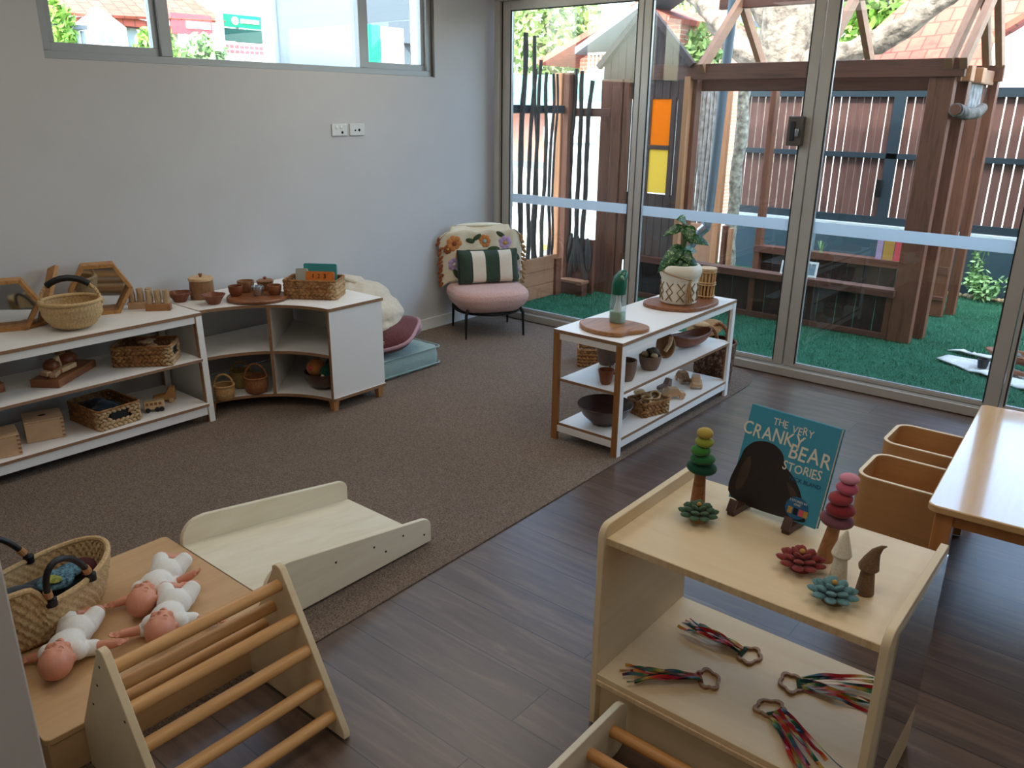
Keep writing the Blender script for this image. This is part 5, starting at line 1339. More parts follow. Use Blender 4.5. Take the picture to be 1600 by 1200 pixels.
# ------------------------------------------------------------------ outdoors
# turf yard, street ground
t = MB().box(-.2, .2, -1.0, 9.0, 3.55, -.004).box(0, .11, -.06, 5.4, .2, -.004)
tag(t.build('artificial_turf', 'grass', smooth=0), 'green artificial turf lawn outside the glass doors', 'artificial grass')
bl = MB(); vs = []; fs = []
for i in range(60000):
    x = random.uniform(.0, 4.6); y = random.uniform(.16, 3.5)
    if .9 < x < 2.9 and 1.45 < y < 2.4 and random.random() < .7: continue
    a = random.uniform(0, PI); h = random.uniform(.008, .022); w_ = .0025; lx, ly = random.uniform(-.012, .012), random.uniform(-.012, .012)
    n0 = len(vs); dx, dy = math.cos(a)*w_, math.sin(a)*w_
    vs += [(x-dx, y-dy, -.004), (x+dx, y+dy, -.004), (x+lx, y+ly, h)]; fs.append((n0, n0+1, n0+2))
bl.add(vs, fs)
o = bl.build('turf_blades', 'blade', smooth=0); tag(o, 'short green blades of the artificial turf', 'artificial grass', kind='stuff')
g = MB().box(-60, -60, -1.3, -.35, 80, -1.2).box(-.35, 3.55, -1.3, 60, 80, -1.2)
struct(g.build('trim_5', 'asphalt', smooth=0))
def post(name, x, y, z0, z1, wx, wy, mat, par):
    return MB().box(x-wx/2, y-wy/2, z0, x+wx/2, y+wy/2, z1).build(name, mat, par, bevel=.004)
# playhouse
PH = thing('timber_playhouse', 'open timber playhouse with rafters, low plank walls and coloured acrylic window', 'playhouse', (1.9, 1.9, 0))
def mbox(name, mat, *b, **k):
    m = MB()
    for q in b: m.box(*q)
    return m.build(name, mat, k.pop('par', PH), bevel=k.pop('bevel', .003), **k)
for x, y, wx in ((2.895, 1.39, .16), (2.975, 1.60, .09), (2.90, 2.46, .11), (2.985, 2.60, .07), (1.272, 2.46, .055), (1.02, 1.42, .055), (.985, 1.36, .05)):
    post('post', x, y, 0, 1.90, wx, .09, 'hardwood' if x != .985 else 'orangepost', PH)
mbox('eave_beam', 'hardwood_x', (.50, 1.33, 1.875, 3.03, 1.38, 1.995), bevel=.004)
mbox('eave_beam', 'hardwood_x', (1.0, 2.47, 1.875, 3.06, 2.52, 1.995), bevel=.004)
mbox('inner_beam', 'hardwood_x', (1.0, 1.46, 1.79, 2.93, 1.50, 1.885), bevel=.004)
mbox('ridge_beam', 'hardwood_x', (.92, 1.90, 2.455, 3.1, 1.96, 2.56), bevel=.004)
for x in (1.11, 2.06, 2.93, 3.02):
    m = MB(); m.bar((x, 1.30, 1.955), (x, 1.94, 2.52), .048, .09); m.build('rafter', 'hardwood_y' if x < 2.9 else 'hardwood_y', PH, bevel=.003)
    m = MB(); m.bar((x, 2.56, 1.955), (x, 1.92, 2.52), .048, .09); m.build('rafter', 'hardwood_y', PH, bevel=.003)
mbox('beam_end', 'orangepost', (3.0, 1.44, 1.85, 3.05, 1.56, 1.95)); mbox('beam_end', 'orangepost', (3.0, 1.80, 1.85, 3.05, 1.92, 1.95)); mbox('cross_beam', 'hardwood_y', (2.96, 1.40, 1.85, 3.0, 2.5, 1.95))
cl = MB()
for k in range(7): cl.box(2.955, 1.62+.10*k, 1.62, 2.97, 1.71+.10*k, 1.85)
cl.build('gable_boards', 'paling', PH, bevel=.002)
m = MB(); m.tube([(3.02, 1.32, 1.665), (3.03, 1.6, 1.64), (3.05, 1.85, 1.645), (3.03, 2.1, 1.68)], [.045, .043, .04, .036], 14)
m.build('branch_log', 'bark', PH)
MB().cyl((3.019, 1.318, 1.665), (3.018, 1.312, 1.665), .036, n=14).build('log_end', 'hardwood', PH)
# low front wall
fw_ = MB()
for k in range(16):
    x = .50+.146*k; fw_.box(x, 1.385, .035, x+.140, 1.40, .335)
fw_.build('front_boards', 'darkboard', PH, bevel=.002)
mbox('top_cap', 'hardwood_x', (.28, 1.30, .335, 2.83, 1.42, .392)); mbox('bottom_plate', 'hardwood_x', (.48, 1.355, 0, 2.83, 1.395, .045))
for x in (.52, 1.70, 2.79): post('stud', x, 1.372, .04, .335, .045, .03, 'hardwood', PH)
bw = MB()
for k in range(12):
    x = 1.27+.14*k; bw.box(x, 2.50, .04, x+.135, 2.515, .36)
bw.build('rear_boards', 'darkboard', PH, bevel=.002)
mbox('rear_cap', 'hardwood_x', (1.24, 2.41, .36, 2.95, 2.53, .425))
mbox('rear_shelf', 'hardwood_x', (1.24, 2.40, .14, 2.95, 2.49, .175))
# left clad wall with gable and window
wx0, wx1 = .36, .985
def cladpoly(x0, x1):
    f = lambda x: 2.44 - abs(x-.56)*1.02
    return f(x0), f(x1)
m = MB(); x = .15
k = 0
while x < .985:
    x2 = min(x+.075, .985); za, zb = cladpoly(x, x2-.004)
    if x < .555 < x2: za = zb = 2.42
    for z0, z1 in (((.392 if x > .28 else 0), .94), (.94, 1.725), (1.725, 9)):
        if z0 == .94 and x2 > .515 and x < .84: continue
        if z1 == 9 or True:
            ta, tb = min(z1, za), min(z1, zb)
            m.prism([(x, z0), (x2-.005, z0), (x2-.005, tb), (x, ta)], 1.34+.003*(k % 2), 1.36+.003*(k % 2), 'y')
    x = x2; k += 1
m.build('clad_wall', 'greycladding', PH, bevel=.0015)
mbox('window_frame', 'greycladding', (.50, 1.332, .925, .53, 1.368, 1.74), (.845, 1.332, .925, .885, 1.368, 1.74), (.50, 1.332, 1.315, .86, 1.368, 1.35), (.632, 1.335, .94, .652, 1.366, 1.73), bevel=.002)
for nm, mt, b in (('orange', 'acry_orange', (.652, 1.35, 1.845)), ('yellow', 'acry_yellow', (.652, 1, 1)), ('green', 'acry_green', (.53, 1, 1)), ('blue', 'acry_blue', (.53, 1, 1))):
    xa, xb = ((.652, .845) if b[0] > .6 else (.53, .632)); za, zb = ((1.35, 1.73) if nm in ('orange', 'green') else (.95, 1.315))
    MB().box(xa, 1.349, za, xb, 1.353, zb).build('window_pane', mt, PH, smooth=0, label='%s acrylic window pane' % nm)
mbox('gable_rake', 'greycladding', (.0, 0, 0, .001, .001, .001)) if False else None
m = MB(); m.bar((.56, 1.33, 2.455), (1.02, 1.33, 1.985), .05, .05); m.bar((.56, 1.33, 2.455), (.10, 1.33, 1.985), .05, .05); m.build('rake_board', 'greycladding', PH, bevel=.002)
# big corner posts left of the clad wall
CP = thing('corner_post', 'wide reddish timber posts standing left of the clad playhouse wall', 'post', (.23, 1.33, 0))
post('post', .235, 1.31, 0, 1.885, .13, .05, 'hardwood', CP); post('post_face', .345, 1.30, 0, 1.885, .09, .07, 'hardwood', CP)
post('edge_post', .425, 1.31, 0, 1.885, .05, .05, 'hardwood', CP)
# bent stick fence on the left
SF = thing('stick_fence', 'fence of crooked dark branches above pale timber sleepers on the left side', 'fence', (-.03, .6, 0))
for k in range(3):
    MB().box(-.06, .14, .125*k+.003, -.005, .94, .125*(k+1)).build('sleeper', 'hardwood_y', SF, bevel=.004)
post('fence_post', -.12, 1.08, 0, 1.935, .075, .09, 'orangepost', SF); post('fence_post', -.055, 1.10, 0, 1.935, .075, .09, 'hardwood', SF)
post('short_post', -.02, .93, 0, .34, .09, .08, 'hardwood', SF)
mbox('rail', 'fenceframe', (-.075, .12, 1.60, -.055, 1.05, 1.665), par=SF); mbox('rail', 'hardwood_x', (-.1, 1.14, 1.575, .36, 1.16, 1.645), par=SF)
rs = random.Random(3)
def stick(p, q, r, par, mat='branch'):
    p, q = Vector(p), Vector(q); pts = []; n = 14
    o1, o2 = rs.uniform(0, 9), rs.uniform(0, 9)
    for i in range(n+1):
        t = i/n; v = p.lerp(q, t)
        v += Vector((.006*math.sin(t*11+o1), .010*math.sin(t*7+o2)+.006*math.sin(t*17+o1), 0))
        pts.append(v)
    MB().tube(pts, [1.12*r*(1.08-.22*i/n+.1*math.sin(i*2.1+o1)) for i in range(n+1)], 8).build('branch_upright', mat, par)
for y0_, y1_, z1_, r_ in ((.31, .25, 2.12, .014), (.26, .285, 1.75, .010), (.40, .455, 2.215, .021), (.52, .575, 2.20, .016), (.60, .655, 2.02, .015), (.66, .60, 1.95, .012), (.735, .76, 1.93, .016), (.83, .845, 1.92, .013), (.88, .90, 1.92, .010), (.15, .16, 2.1, .013)):
    stick((-.035, y0_, .33), (-.03, y1_, z1_), r_, SF)
for x0_, x1_, z1_, r_ in ((-.04, .0, 1.97, .018), (.055, .075, 1.95, .019), (.13, .165, 1.87, .019)):
    stick((x0_, 1.13, .40), (x1_, 1.13, z1_), r_, SF)
MB().box(-.09, 1.16, .0, .24, 1.20, .50).build('panel_board', 'hardwood', SF, bevel=.003)
m = MB()
for k in range(7): m.ell((-.06+.045*k, 1.12, .33+.06*math.sin(k*2.2)), (.03, .03, .16+.02*(k % 3)), 8, 8, Euler((0, .25*math.sin(k), 0)))
m.build('driftwood', 'branch', SF)
ST = thing('timber_step', 'low red brown timber step box at the foot of the stick fence', 'step', (.09, 1.15, 0))
MB().box(-.10, 1.02, .0, .235, 1.09, .11).build('front_board', 'hardwood_x', ST, bevel=.004); MB().box(-.10, 1.0, .11, .235, 1.12, .135).build('tread', 'hardwood_y', ST, bevel=.004)
MB().box(.185, .985, 0, .25, 1.0, .11).build('end_block', 'hardwood_x', ST, bevel=.003)
# log palings and orange posts behind the pipe
PA = thing('log_paling_screen', 'screen of grey split log palings between two new orange posts', 'fence', (.6, 2.6, 0))
post('post', .40, 2.55, 0, 1.92, .06, .06, 'orangepost', PA); post('post', .775, 2.55, 0, 1.92, .07, .06, 'orangepost', PA)
for k in range(7):
    x = .455+.042*k; p = []
    MB().tube([(x+.004*math.sin(z*6+k*2), 2.62, z) for z in [i*.19+.08 for i in range(11)]], [.022+.003*math.sin(k+i) for i in range(11)], 8).build('paling', 'paling', PA)
mbox('rail', 'hole', (.43, 2.645, 1.60, .75, 2.66, 1.66), par=PA); mbox('sleeper', 'hardwood_y', (.40, 2.53, 0, .78, 2.56, .55), par=PA)
MB().box(.86, 2.5, 0, .90, 2.56, .56).build('stub_post', 'hardwood', PA, bevel=.003); MB().box(.93, 2.5, 0, .96, 2.56, .54).build('stub_post', 'orangepost', PA, bevel=.003)
PI_ = MB().tube([(.78, 1.75, .20), (.92, 1.82, .52), (1.0, 1.86, .62), (1.01, 1.88, .8), (1.045, 1.9, 2.3), (1.05, 1.9, 3.4)], .040, 18)
PP = thing('downpipe', 'blue grey steel pipe rising through the playhouse roof with a bent foot', 'pipe', (.8, 1.75, 0))
PI_.build('pipe_tube', 'pipe', PP); MB().tube([(.955, 1.84, .575), (1.0, 1.862, .625)], .044, 18).build('pipe_collar', 'steel', PP); MB().box(.74, 1.71, -.004, .82, 1.79, .2).build('footing', 'darkboard', PP, bevel=.003)
SB = thing('paperbark_trunk', 'slim pale paperbark tree trunk beside the dark slatted fence', 'tree', (.84, 2.75, 0))
MB().tube([(.845+.012*math.sin(i*1.9), 2.75+.01*math.sin(i), -.004+.19*i) for i in range(11)], [.058+.006*math.sin(i*2.7) for i in range(11)], 14).build('trunk', 'barkw', SB)
# rear fence
FE = thing('slatted_fence', 'tall fence of brown vertical slats in charcoal steel frames on a navy wall', 'fence', (2.6, 3.5, 0))
MB().box(.44, 3.5, 0, 7.5, 3.62, .555).build('base_wall', 'darkblue', FE, smooth=0); MB().box(.44, 3.48, .555, 7.5, 3.64, .585).build('coping', 'coping', FE, bevel=.003)
for a, b in ((.44, 2.06), (2.06, 3.62), (3.62, 5.2), (5.2, 6.8)):
    m = MB(); m.box(a, 3.5, .59, b, 3.54, .66).box(a, 3.5, 1.215, b, 3.54, 1.265).box(a, 3.5, 1.78, b, 3.54, 1.86).box(a, 3.5, .66, a+.05, 3.54, 1.78).box(b-.05, 3.5, .66, b, 3.54, 1.78)
    m.build('steel_frame', 'fenceframe', FE, smooth=0)
    x = a+.055; 
    while x < b-.06:
        gp = .012 if (x < 1.5 or x > 2.75) else (.004 if rs.random() < .75 else .01)
        w_ = .072 if x > 2.7 else .066
        if x > 5: w_ = .16
        MB().box(x, 3.542, .62, min(x+w_, b-.03), 3.558, 1.80).build('slat', 'fenceslat', FE, smooth=0)
        x += w_+gp
MB().box(1.97, 3.47, .85, 2.02, 3.5, 1.02).build('gate_latch', 'black_metal', FE, bevel=.003)
# things on playhouse ledges
for x, mt, w_, lb in ((2.375, 'lilac', .05, 'slim lilac book standing on the rear playhouse ledge'), (2.45, 'orangecover', .085, 'mustard yellow book standing on the rear playhouse ledge'), (2.525, 'signred', .05, 'red book standing on the rear playhouse ledge')):
    b = thing('board_book', lb, 'book', (x, 2.44, .425))
    if mt == 'orangecover': mt = 'felt_gold'
    MB().box(x-w_/2, 2.435, .425, x+w_/2, 2.447, .60).build('cover', mt, b, bevel=.001); MB().box(x-w_/2+.003, 2.447, .428, x+w_/2-.003, 2.457, .597).build('pages', 'pages', b)
b = thing('board_book', 'light blue book standing on the rear ledge beside the small plants', 'book', (1.78, 2.44, .425))
MB().box(1.745, 2.435, .425, 1.80, 2.447, .60).build('cover', 'signgreen' if False else 'winblue', b, bevel=.001); MB().box(1.748, 2.447, .428, 1.797, 2.457, .597).build('pages', 'pages', b)
pf = thing('framed_photo', 'small white picture frame standing on the front playhouse ledge', 'picture frame', (2.17, 1.36, .392))
R4 = Matrix.Translation((2.17, 1.36, .392)) @ Matrix.Rotation(-.25, 4, 'X')
m = MB(); m.box(-.052, -.006, 0, -.037, .006, .125, R4).box(.037, -.006, 0, .052, .006, .125, R4).box(-.037, -.006, 0, .037, .006, .018, R4).box(-.037, -.006, .107, .037, .006, .125, R4)
m.build('frame', 'paper', pf, bevel=.001); MB().box(-.037, -.002, .018, .037, .004, .107, R4).build('photo', 'winblue', pf)
MB().bar((2.17, 1.375, .50), (2.17, 1.41, .392), .012, .004).build('stand', 'paper', pf)
pf = thing('framed_photo', 'white picture frame half hidden behind the sliding door stile', 'picture frame', (1.975, 1.36, .392))
R4 = Matrix.Translation((1.975, 1.36, .392)) @ Matrix.Rotation(-.25, 4, 'X')
m = MB(); m.box(-.045, -.006, 0, -.032, .006, .11, R4).box(.032, -.006, 0, .045, .006, .11, R4).box(-.032, -.006, 0, .032, .006, .014, R4).box(-.032, -.006, .096, .032, .006, .11, R4)
m.build('frame', 'paper', pf, bevel=.001); MB().box(-.032, -.002, .014, .032, .004, .096, R4).build('photo', 'winblue', pf)
def tuft(x, y, z, n, h, lab, name='grassy_plant', spread=.5, mat='bushleaf'):
    t = thing(name, lab, 'plant', (x, y, z))
    r = random.Random(int(x*1000)); m = MB()
    for k in range(n):
        a = r.uniform(0, 2*PI); s_ = r.uniform(.4, 1)*spread; p = Vector((x, y, z)); pts = []
        for i in range(5):
            q = i/4; pts.append(p + Vector((math.cos(a)*s_*h*q*1.2, math.sin(a)*s_*h*q*1.2, h*(q - .35*q*q*s_))))
        sd_ = Vector((-math.sin(a), math.cos(a), 0))*.006
        vs = [];
        for i, q in enumerate(pts): wv = sd_*(1-.85*i/4); vs += [q-wv, q+wv]
        m.add(vs, [(2*i, 2*i+1, 2*i+3, 2*i+2) for i in range(4)])
    m.build('leaf_blades', mat, t, smooth=60); MB().lathe([(.012, -.002), (.02, .0), (.012, .012)], 8, (x, y, z)).build('crown', 'stem', t)
tuft(1.61, 2.45, .425, 10, .07, 'small grassy plant on the rear ledge left of the door stile'); tuft(1.87, 2.45, .425, 16, .11, 'larger grassy plant on the rear ledge right of the door stile')
def bush(x, y, z, n, r_, h, lab, leaf=.03, name='leafy_shrub', mat='bushleaf'):
    t = thing(name, lab, 'plant', (x, y, z)); r = random.Random(int(x*997)); m = MB(); st = MB()
    for k in range(7):
        a = r.uniform(0, 2*PI); e = Vector((x+math.cos(a)*r_*.8, y+math.sin(a)*r_*.5, z+h*r.uniform(.5, 1)))
        pts = [Vector((x, y, z)).lerp(e, i/5)+Vector((0, 0, .03*math.sin(i/5*PI))) for i in range(6)]
        st.tube(pts, .004, 5)
        for j in range(n//7):
            c_ = Vector((x, y, z)).lerp(e, r.uniform(.25, 1.05)) + Vector((r.gauss(0, .03), r.gauss(0, .03), r.gauss(0, .03)))
            d1 = Vector((r.gauss(0, 1), r.gauss(0, 1), r.gauss(0, .6))).normalized()*leaf; d2 = d1.cross(Vector((r.gauss(0, 1), r.gauss(0, 1), 1))).normalized()*leaf*.45
            m.add([c_-d1, c_+d2, c_+d1, c_-d2], [(0, 1, 2, 3)])
    m.build('leaves', mat, t, smooth=0); st.build('stems', 'stem', t)
    return t
bush(3.12, 3.36, -.004, 210, .22, .26, 'pale leafy shrub growing against the navy wall', .035)
bush(3.42, 3.34, -.004, 140, .16, .22, 'leafy shrub against the navy wall seen past the last door frame', .035)
bush(2.98, 3.44, -.004, 70, .06, .52, 'thin climbing vine on the navy wall beside the playhouse post', .028, 'climbing_vine')
rk = MB(); r = random.Random(5)
for k in range(26): rk.ell((2.75+.045*k+r.uniform(-.01, .01), 3.45+r.uniform(-.03, .02), .012), (.035, .03, .025), 8, 6)
tag(rk.build('pebble_edging', 'stone1'), 'row of pale pebbles along the foot of the navy wall', 'stones', kind='stuff')
# bark sheets and tray on the turf
def sheet(poly, z0, lab):
    m = MB(); n = len(poly)
    cx_, cy_ = sum(p[0] for p in poly)/n, sum(p[1] for p in poly)/n
    rings = []; vs = []; fs = []
    for k in range(6):
        s_ = 1-k/5
        for p in poly: vs.append((cx_+(p[0]-cx_)*s_, cy_+(p[1]-cy_)*s_, z0+.012+.010*math.sin(p[0]*23+k)+.006*math.sin(p[1]*31)))
    for k in range(5):
        for i in range(n): j = (i+1) % n; fs.append((k*n+i, k*n+j, (k+1)*n+j, (k+1)*n+i))
    o = m.add(vs, fs).build('bark_sheet', 'paperbark', smooth=60, solid=.008); tag(o, lab, 'bark'); return o
sheet([(3.24, 1.06), (3.30, 1.0), (3.40, .95), (3.47, .90), (3.55, .86), (3.66, .79), (3.78, .72), (3.9, .66), (4.1, .68), (4.15, .95), (3.95, 1.10), (3.75, 1.14), (3.58, 1.19), (3.42, 1.20), (3.28, 1.20)], .0, 'large white paperbark sheet lying on the turf under the wooden tray')
sheet([(3.24, 1.36), (3.33, 1.31), (3.40, 1.29), (3.52, 1.28), (3.60, 1.33), (3.50, 1.37), (3.42, 1.35), (3.34, 1.39)], .004, 'small curled paperbark sheet lying on the turf behind the tray')
ty = thing('wooden_trough', 'long hollow wooden tray of grey stones standing on the bark sheet', 'tray', (3.78, 1.10, .02))
def trf(u, v):
    x = (u-.5)*.56; w_ = .095*(1-abs(2*u-1)**3)**.6; a = PI*(v); return Vector((3.79+x, 1.10-.08*x*2+w_*math.cos(a), .125-.065*math.sin(a)*(1-abs(2*u-1)**4)))
MB().grid(trf, 30, 12).build('hollow_log', 'teak', ty, smooth=60, solid=.012); MB().box(3.6, 1.06, .02, 3.64, 1.14, .08).build('support_block', 'darkboard', ty); MB().box(3.94, 1.02, .02, 3.98, 1.10, .08).build('support_block', 'darkboard', ty)
for k, (x, y, c_) in enumerate(((3.70, 1.12, 'large grey'), (3.78, 1.10, 'small white'), (3.86, 1.09, 'dark grey'), (3.93, 1.07, 'blue grey'))):
    single(MB().ell((x, y, .105), (.035 if k != 1 else .02, .03 if k != 1 else .02, .025), 12, 8), 'stone', 'paper' if k == 1 else 'stone2', c_+' stone lying in the hollow wooden tray outside', 'stone', (x, y, .08))
bt = thing('small_pot', 'small black pot standing on the bark sheet left of the tray', 'pot', (3.535, .985, .02)); MB().lathe([(.028, 0), (.035, .05), (.037, .06), (.03, .06), (.025, .01)], 20, (3.535, .985, .022)).build('pot_body', 'black', bt)
single(MB().bar((3.66, .99, .035), (3.80, .94, .035), .035, .022), 'timber_offcut', 'teak', 'short reddish timber offcut lying on the bark sheet', 'wood block', (3.73, .965, .022), bevel=.003)
# far scenery -----------------------------------------------------
def crown(t, c_, r_, n, leaf, mat, seed=1):
    r = random.Random(seed); m = MB()
    for k in range(n):
        while True:
            p = Vector((r.uniform(-1, 1), r.uniform(-1, 1), r.uniform(-1, 1)))
            if .3 < p.length < 1 + .15*math.sin(p.x*9+p.y*7): break
        p = Vector(c_) + Vector((p.x*r_[0], p.y*r_[1], p.z*r_[2]))
        d1 = Vector((r.gauss(0, 1), r.gauss(0, 1), r.gauss(0, 1))).normalized()*leaf; d2 = d1.cross(Vector((r.gauss(0, 1), r.gauss(0, 1), 1))).normalized()*leaf*.5
        m.add([p-d1, p+d2, p+d1, p-d2], [(0, 1, 2, 3)])
    return m.build('foliage', mat, t, smooth=0, kind='stuff')
BT = thing('fig_tree', 'large pale gnarled tree with forking limbs behind the slatted fence', 'tree', (-.1, 6, -1.2))
m = MB()
m.tube([(-.15, 6.1, -1.2), (-.15, 6.0, 1.2), (-.10, 6, 2.2), (-.15, 6, 2.7), (-.3, 6.1, 3.4), (-.2, 6.2, 4.6)], [.42, .36, .34, .34, .3, .22], 20)
m.tube([(-.2, 6, 2.25), (-.55, 6, 2.32), (-.85, 6, 2.50), (-1.1, 6, 2.80), (-1.5, 6.1, 3.2), (-2.2, 6.3, 3.5)], [.26, .19, .17, .17, .15, .1], 16)
m.tube([(0, 6, 2.15), (.4, 6, 2.27), (.75, 6, 2.33), (1.1, 6, 2.48), (1.5, 5.95, 2.72), (2.0, 5.9, 3.1), (2.7, 5.9, 3.5)], [.24, .17, .15, .13, .13, .12, .08], 16)
m.tube([(-.15, 6, 2.6), (-.5, 6, 2.95), (-.9, 6.1, 3.6)], [.25, .2, .12], 14)
def knob(o):
    s = o.modifiers.new('S', 'SUBSURF'); s.levels = 2; s.render_levels = 2
    t = bpy.data.textures.new('gnarl', 'CLOUDS'); t.noise_scale = .22
    d_ = o.modifiers.new('D', 'DISPLACE'); d_.texture = t; d_.strength = .12; d_.mid_level = .5
m.build('trunk_and_limbs', 'bark', BT, mods=[knob], smooth=60)
crown(BT, (-.2, 7.2, 4.6), (2.6, 1.4, .9), 1500, .12, 'leaf', 3)
for (x, y, z, rx, rz_, n, sd_, lab, mt) in ((-9.6, 13.4, 3.6, 1.6, 1.7, 2600, 5, 'green street tree with pale branches seen above the stick fence', 'leaf2'), (-6.2, 17.5, 4.6, 3.0, 1.3, 2200, 6, 'bushy green tree rising behind the brick gable house', 'leaf2'), (-1.05, 13.2, 3.4, .95, .85, 2000, 8, 'bright green round tree seen between the playhouse rafters', 'leaf'), (-5.0, 12.8, 2.6, .8, .8, 900, 9, 'light green tree right of the balcony house', 'leaf2')):
    t = thing('street_tree', lab, 'tree', (x, y, -1.2)); crown(t, (x, y, z), (rx, rx*.8, rz_), n, .13, mt, sd_)
    MB().tube([(x, y, -1.2), (x+.05, y, z-1), (x-.1, y, z+.3)], [.2, .15, .08], 10).build('trunk', 'bark', t)
    MB().tube([(x, y, z-1), (x-.6, y-.2, z+.2), (x-.9, y-.3, z+.7)], [.12, .1, .05], 8).build('limb', 'bark', t)
# brick gable house with balcony
BH = thing('brick_house', 'distant brick gable house with a white railed balcony beyond the doors', 'building', (-5.6, 13.5, -1.2))
MB().prism([(-7.75, -1.2), (-5.1, -1.2), (-5.1, 3.5), (-5.6, 3.75), (-7.75, 2.75)], 12.2, 16, 'y').build('brick_wall', 'brick', BH, smooth=0)
m = MB(); m.bar((-8.5, 13.6, 2.66), (-5.8, 13.6, 3.78), 4.2, .12, up=(0, 0, 1)); m.bar((-5.8, 13.6, 3.78), (-5.0, 13.6, 3.45), 4.2, .12); m.build('roof', 'rooftile', BH, smooth=0)
MB().box(-7.05, 11.5, 2.38, -5.5, 12.2, 2.48).build('balcony_floor', 'render_white', BH, smooth=0)
rl_ = MB(); rl_.box(-7.05, 11.5, 2.80, -5.5, 11.54, 2.84).box(-7.05, 11.5, 2.49, -5.5, 11.54, 2.52)
for k in range(15): rl_.box(-7.03+.105*k, 11.51, 2.5, -7.0+.105*k, 11.53, 2.82)
rl_.build('balcony_railing', 'render_white', BH, smooth=0)
MB().box(-6.9, 12.15, 2.5, -6.0, 12.21, 3.1).build('balcony_door', 'roofgrey', BH, smooth=0)
for x in (-8.05, -5.45): MB().box(x, 11.52, -1.2, x+.06, 11.58, 2.4).build('column', 'render_white', BH, smooth=0)
MB().prism([(-7.2, 2.95), (-5.0, 4.1), (-3.0, 3.3), (-3.0, 3.2), (-5.0, 3.98), (-7.2, 2.8)], 11.2, 12.4, 'y').build('dark_eave', 'roofgrey', BH, smooth=0)
# hoarding, pink wall and white shopfront behind the sticks
HB = thing('teal_hoarding', 'long teal street hoarding seen between the dark sticks', 'fence', (-6.5, 8.4, -1.2))
MB().box(-8.4, 8.35, 1.62, -4.2, 8.4, 2.25).build('panel', 'teal_panel', HB, smooth=0); MB().box(-8.4, 8.4, -1.2, -8.3, 8.5, 2.2).build('post', 'steel', HB); MB().box(-4.4, 8.4, -1.2, -4.3, 8.5, 2.2).build('post', 'steel', HB)
PW = thing('pink_building', 'low pink brick building with white signboards behind the sticks', 'building', (-6.5, 9.2, -1.2))
MB().box(-8.8, 8.9, .55, -5.15, 10, 1.6).build('upper_wall', 'pinkwall', PW, smooth=0); MB().box(-8.8, 8.95, -1.2, -5.15, 10, .45).build('lower_wall', 'render_white', PW, smooth=0)
MB().box(-8.8, 8.85, .43, -5.15, 8.95, .56).build('awning_fascia', 'roofgrey', PW, smooth=0); MB().box(-8.8, 8.85, 1.6, -5.15, 10, 1.70).build('roof_edge', 'coping', PW, smooth=0)
for x, mt in ((-6.3, 'signred'), (-5.75, 'signgreen')): MB().box(x, 8.93, -.05, x+.25, 8.95, .2).build('sign', mt, PW, smooth=0)
RW = thing('white_stone_wall', 'white and grey stone wall seen between the right hand sticks', 'wall', (-4.2, 7.2, -1.2))
m = plain('white_marbled_stone', 'a8b0b4', .7, var='76828a', scale=1.8); M['marble'] = m
MB().box(-5.1, 7.4, -1.2, -1.8, 7.6, 1.75).build('wall_body', 'marble', RW, smooth=0); MB().box(-5.1, 7.36, 1.05, -4.0, 7.4, 1.3).build('grey_band', 'render_grey', RW, smooth=0)
MB().box(-5.1, 7.35, -.95, -3.6, 7.4, -.85).build('yellow_kerb', 'felt_gold', RW, smooth=0)
# red tiled house on the right
RH = thing('tiled_roof_house', 'white house with terracotta tiled roof rising behind the slatted fence', 'building', (2.5, 11, -1.2))
m = MB(); m.add([(-.8, 9.0, 2.05), (1.9, 9.0, 2.22), (1.9, 12.6, 5.2), (1.2, 12.6, 5.2)], [(0, 1, 2, 3)]); m.build('main_roof', 'rooftile', RH, smooth=0, solid=.08)
MB().box(-.9, 9.3, -1.2, 4.5, 12, 2.0).build('rear_wall', 'render_white', RH, smooth=0)
MB().prism([(1.72, -1.2), (1.72, 2.58), (1.95, 2.72), (5.2, 4.9), (6, 4.9), (6, -1.2)], 8.95, 9.05, 'y').build('gable_wall', 'render_white', RH, smooth=0)
m = MB(); m.bar((1.70, 9.6, 2.70), (5.3, 9.6, 5.1), 1.4, .08); m.build('side_roof', 'rooftile', RH, smooth=0)
# street seen through the high window
def house(lab, x, y0, y1, ze, zr, mt, rm, name='street_house'):
    t = thing(name, lab, 'building', (x, (y0+y1)/2, -1.2)); 
    MB().box(x-4, y0, -1.2, x, y1, ze).build('walls', mt, t, smooth=0)
    ym = (y0+y1)/2
    MB().prism([(y0-.3, ze-.05), (y1+.3, ze-.05), (ym, zr)], x-4.1, x+.3, 'x').build('roof', rm, t, smooth=0)
    return t
hs = house('white cottage with a front gable and pink tiled roof across the street', -14.4, 2.8, 5.6, 3.25, 3.4, 'render_white', 'rooftile')
m = MB(); m.add([(-14.0, 2.4, 3.30), (-14.0, 6.6, 3.45), (-17, 5.6, 5.2), (-17, 3.0, 5.2)], [(0, 1, 2, 3)]); m.build('front_roof', 'rooftile', hs, solid=.06, smooth=0)
MB().prism([(3.15, 2.0), (3.15, 3.15), (3.62, 3.52), (4.15, 3.15), (4.15, 2.0)], -14.4, -13.9, 'x').build('gable_porch', 'render_white', hs, smooth=0)
for y in (3.55, 3.72): MB().box(-13.91, y, 2.83, -13.88, y+.11, 3.02).build('window', 'winblue', hs, smooth=0)
for y in (2.78, 2.95, 3.08): MB().box(-13.7, y, 1.6, -13.62, y+.05, 3.0).build('porch_column', 'winblue', hs, smooth=0)
MB().box(-14.5, 2.5, 3.02, -13.5, 3.15, 3.1).build('porch_roof', 'roofgrey', hs, smooth=0)
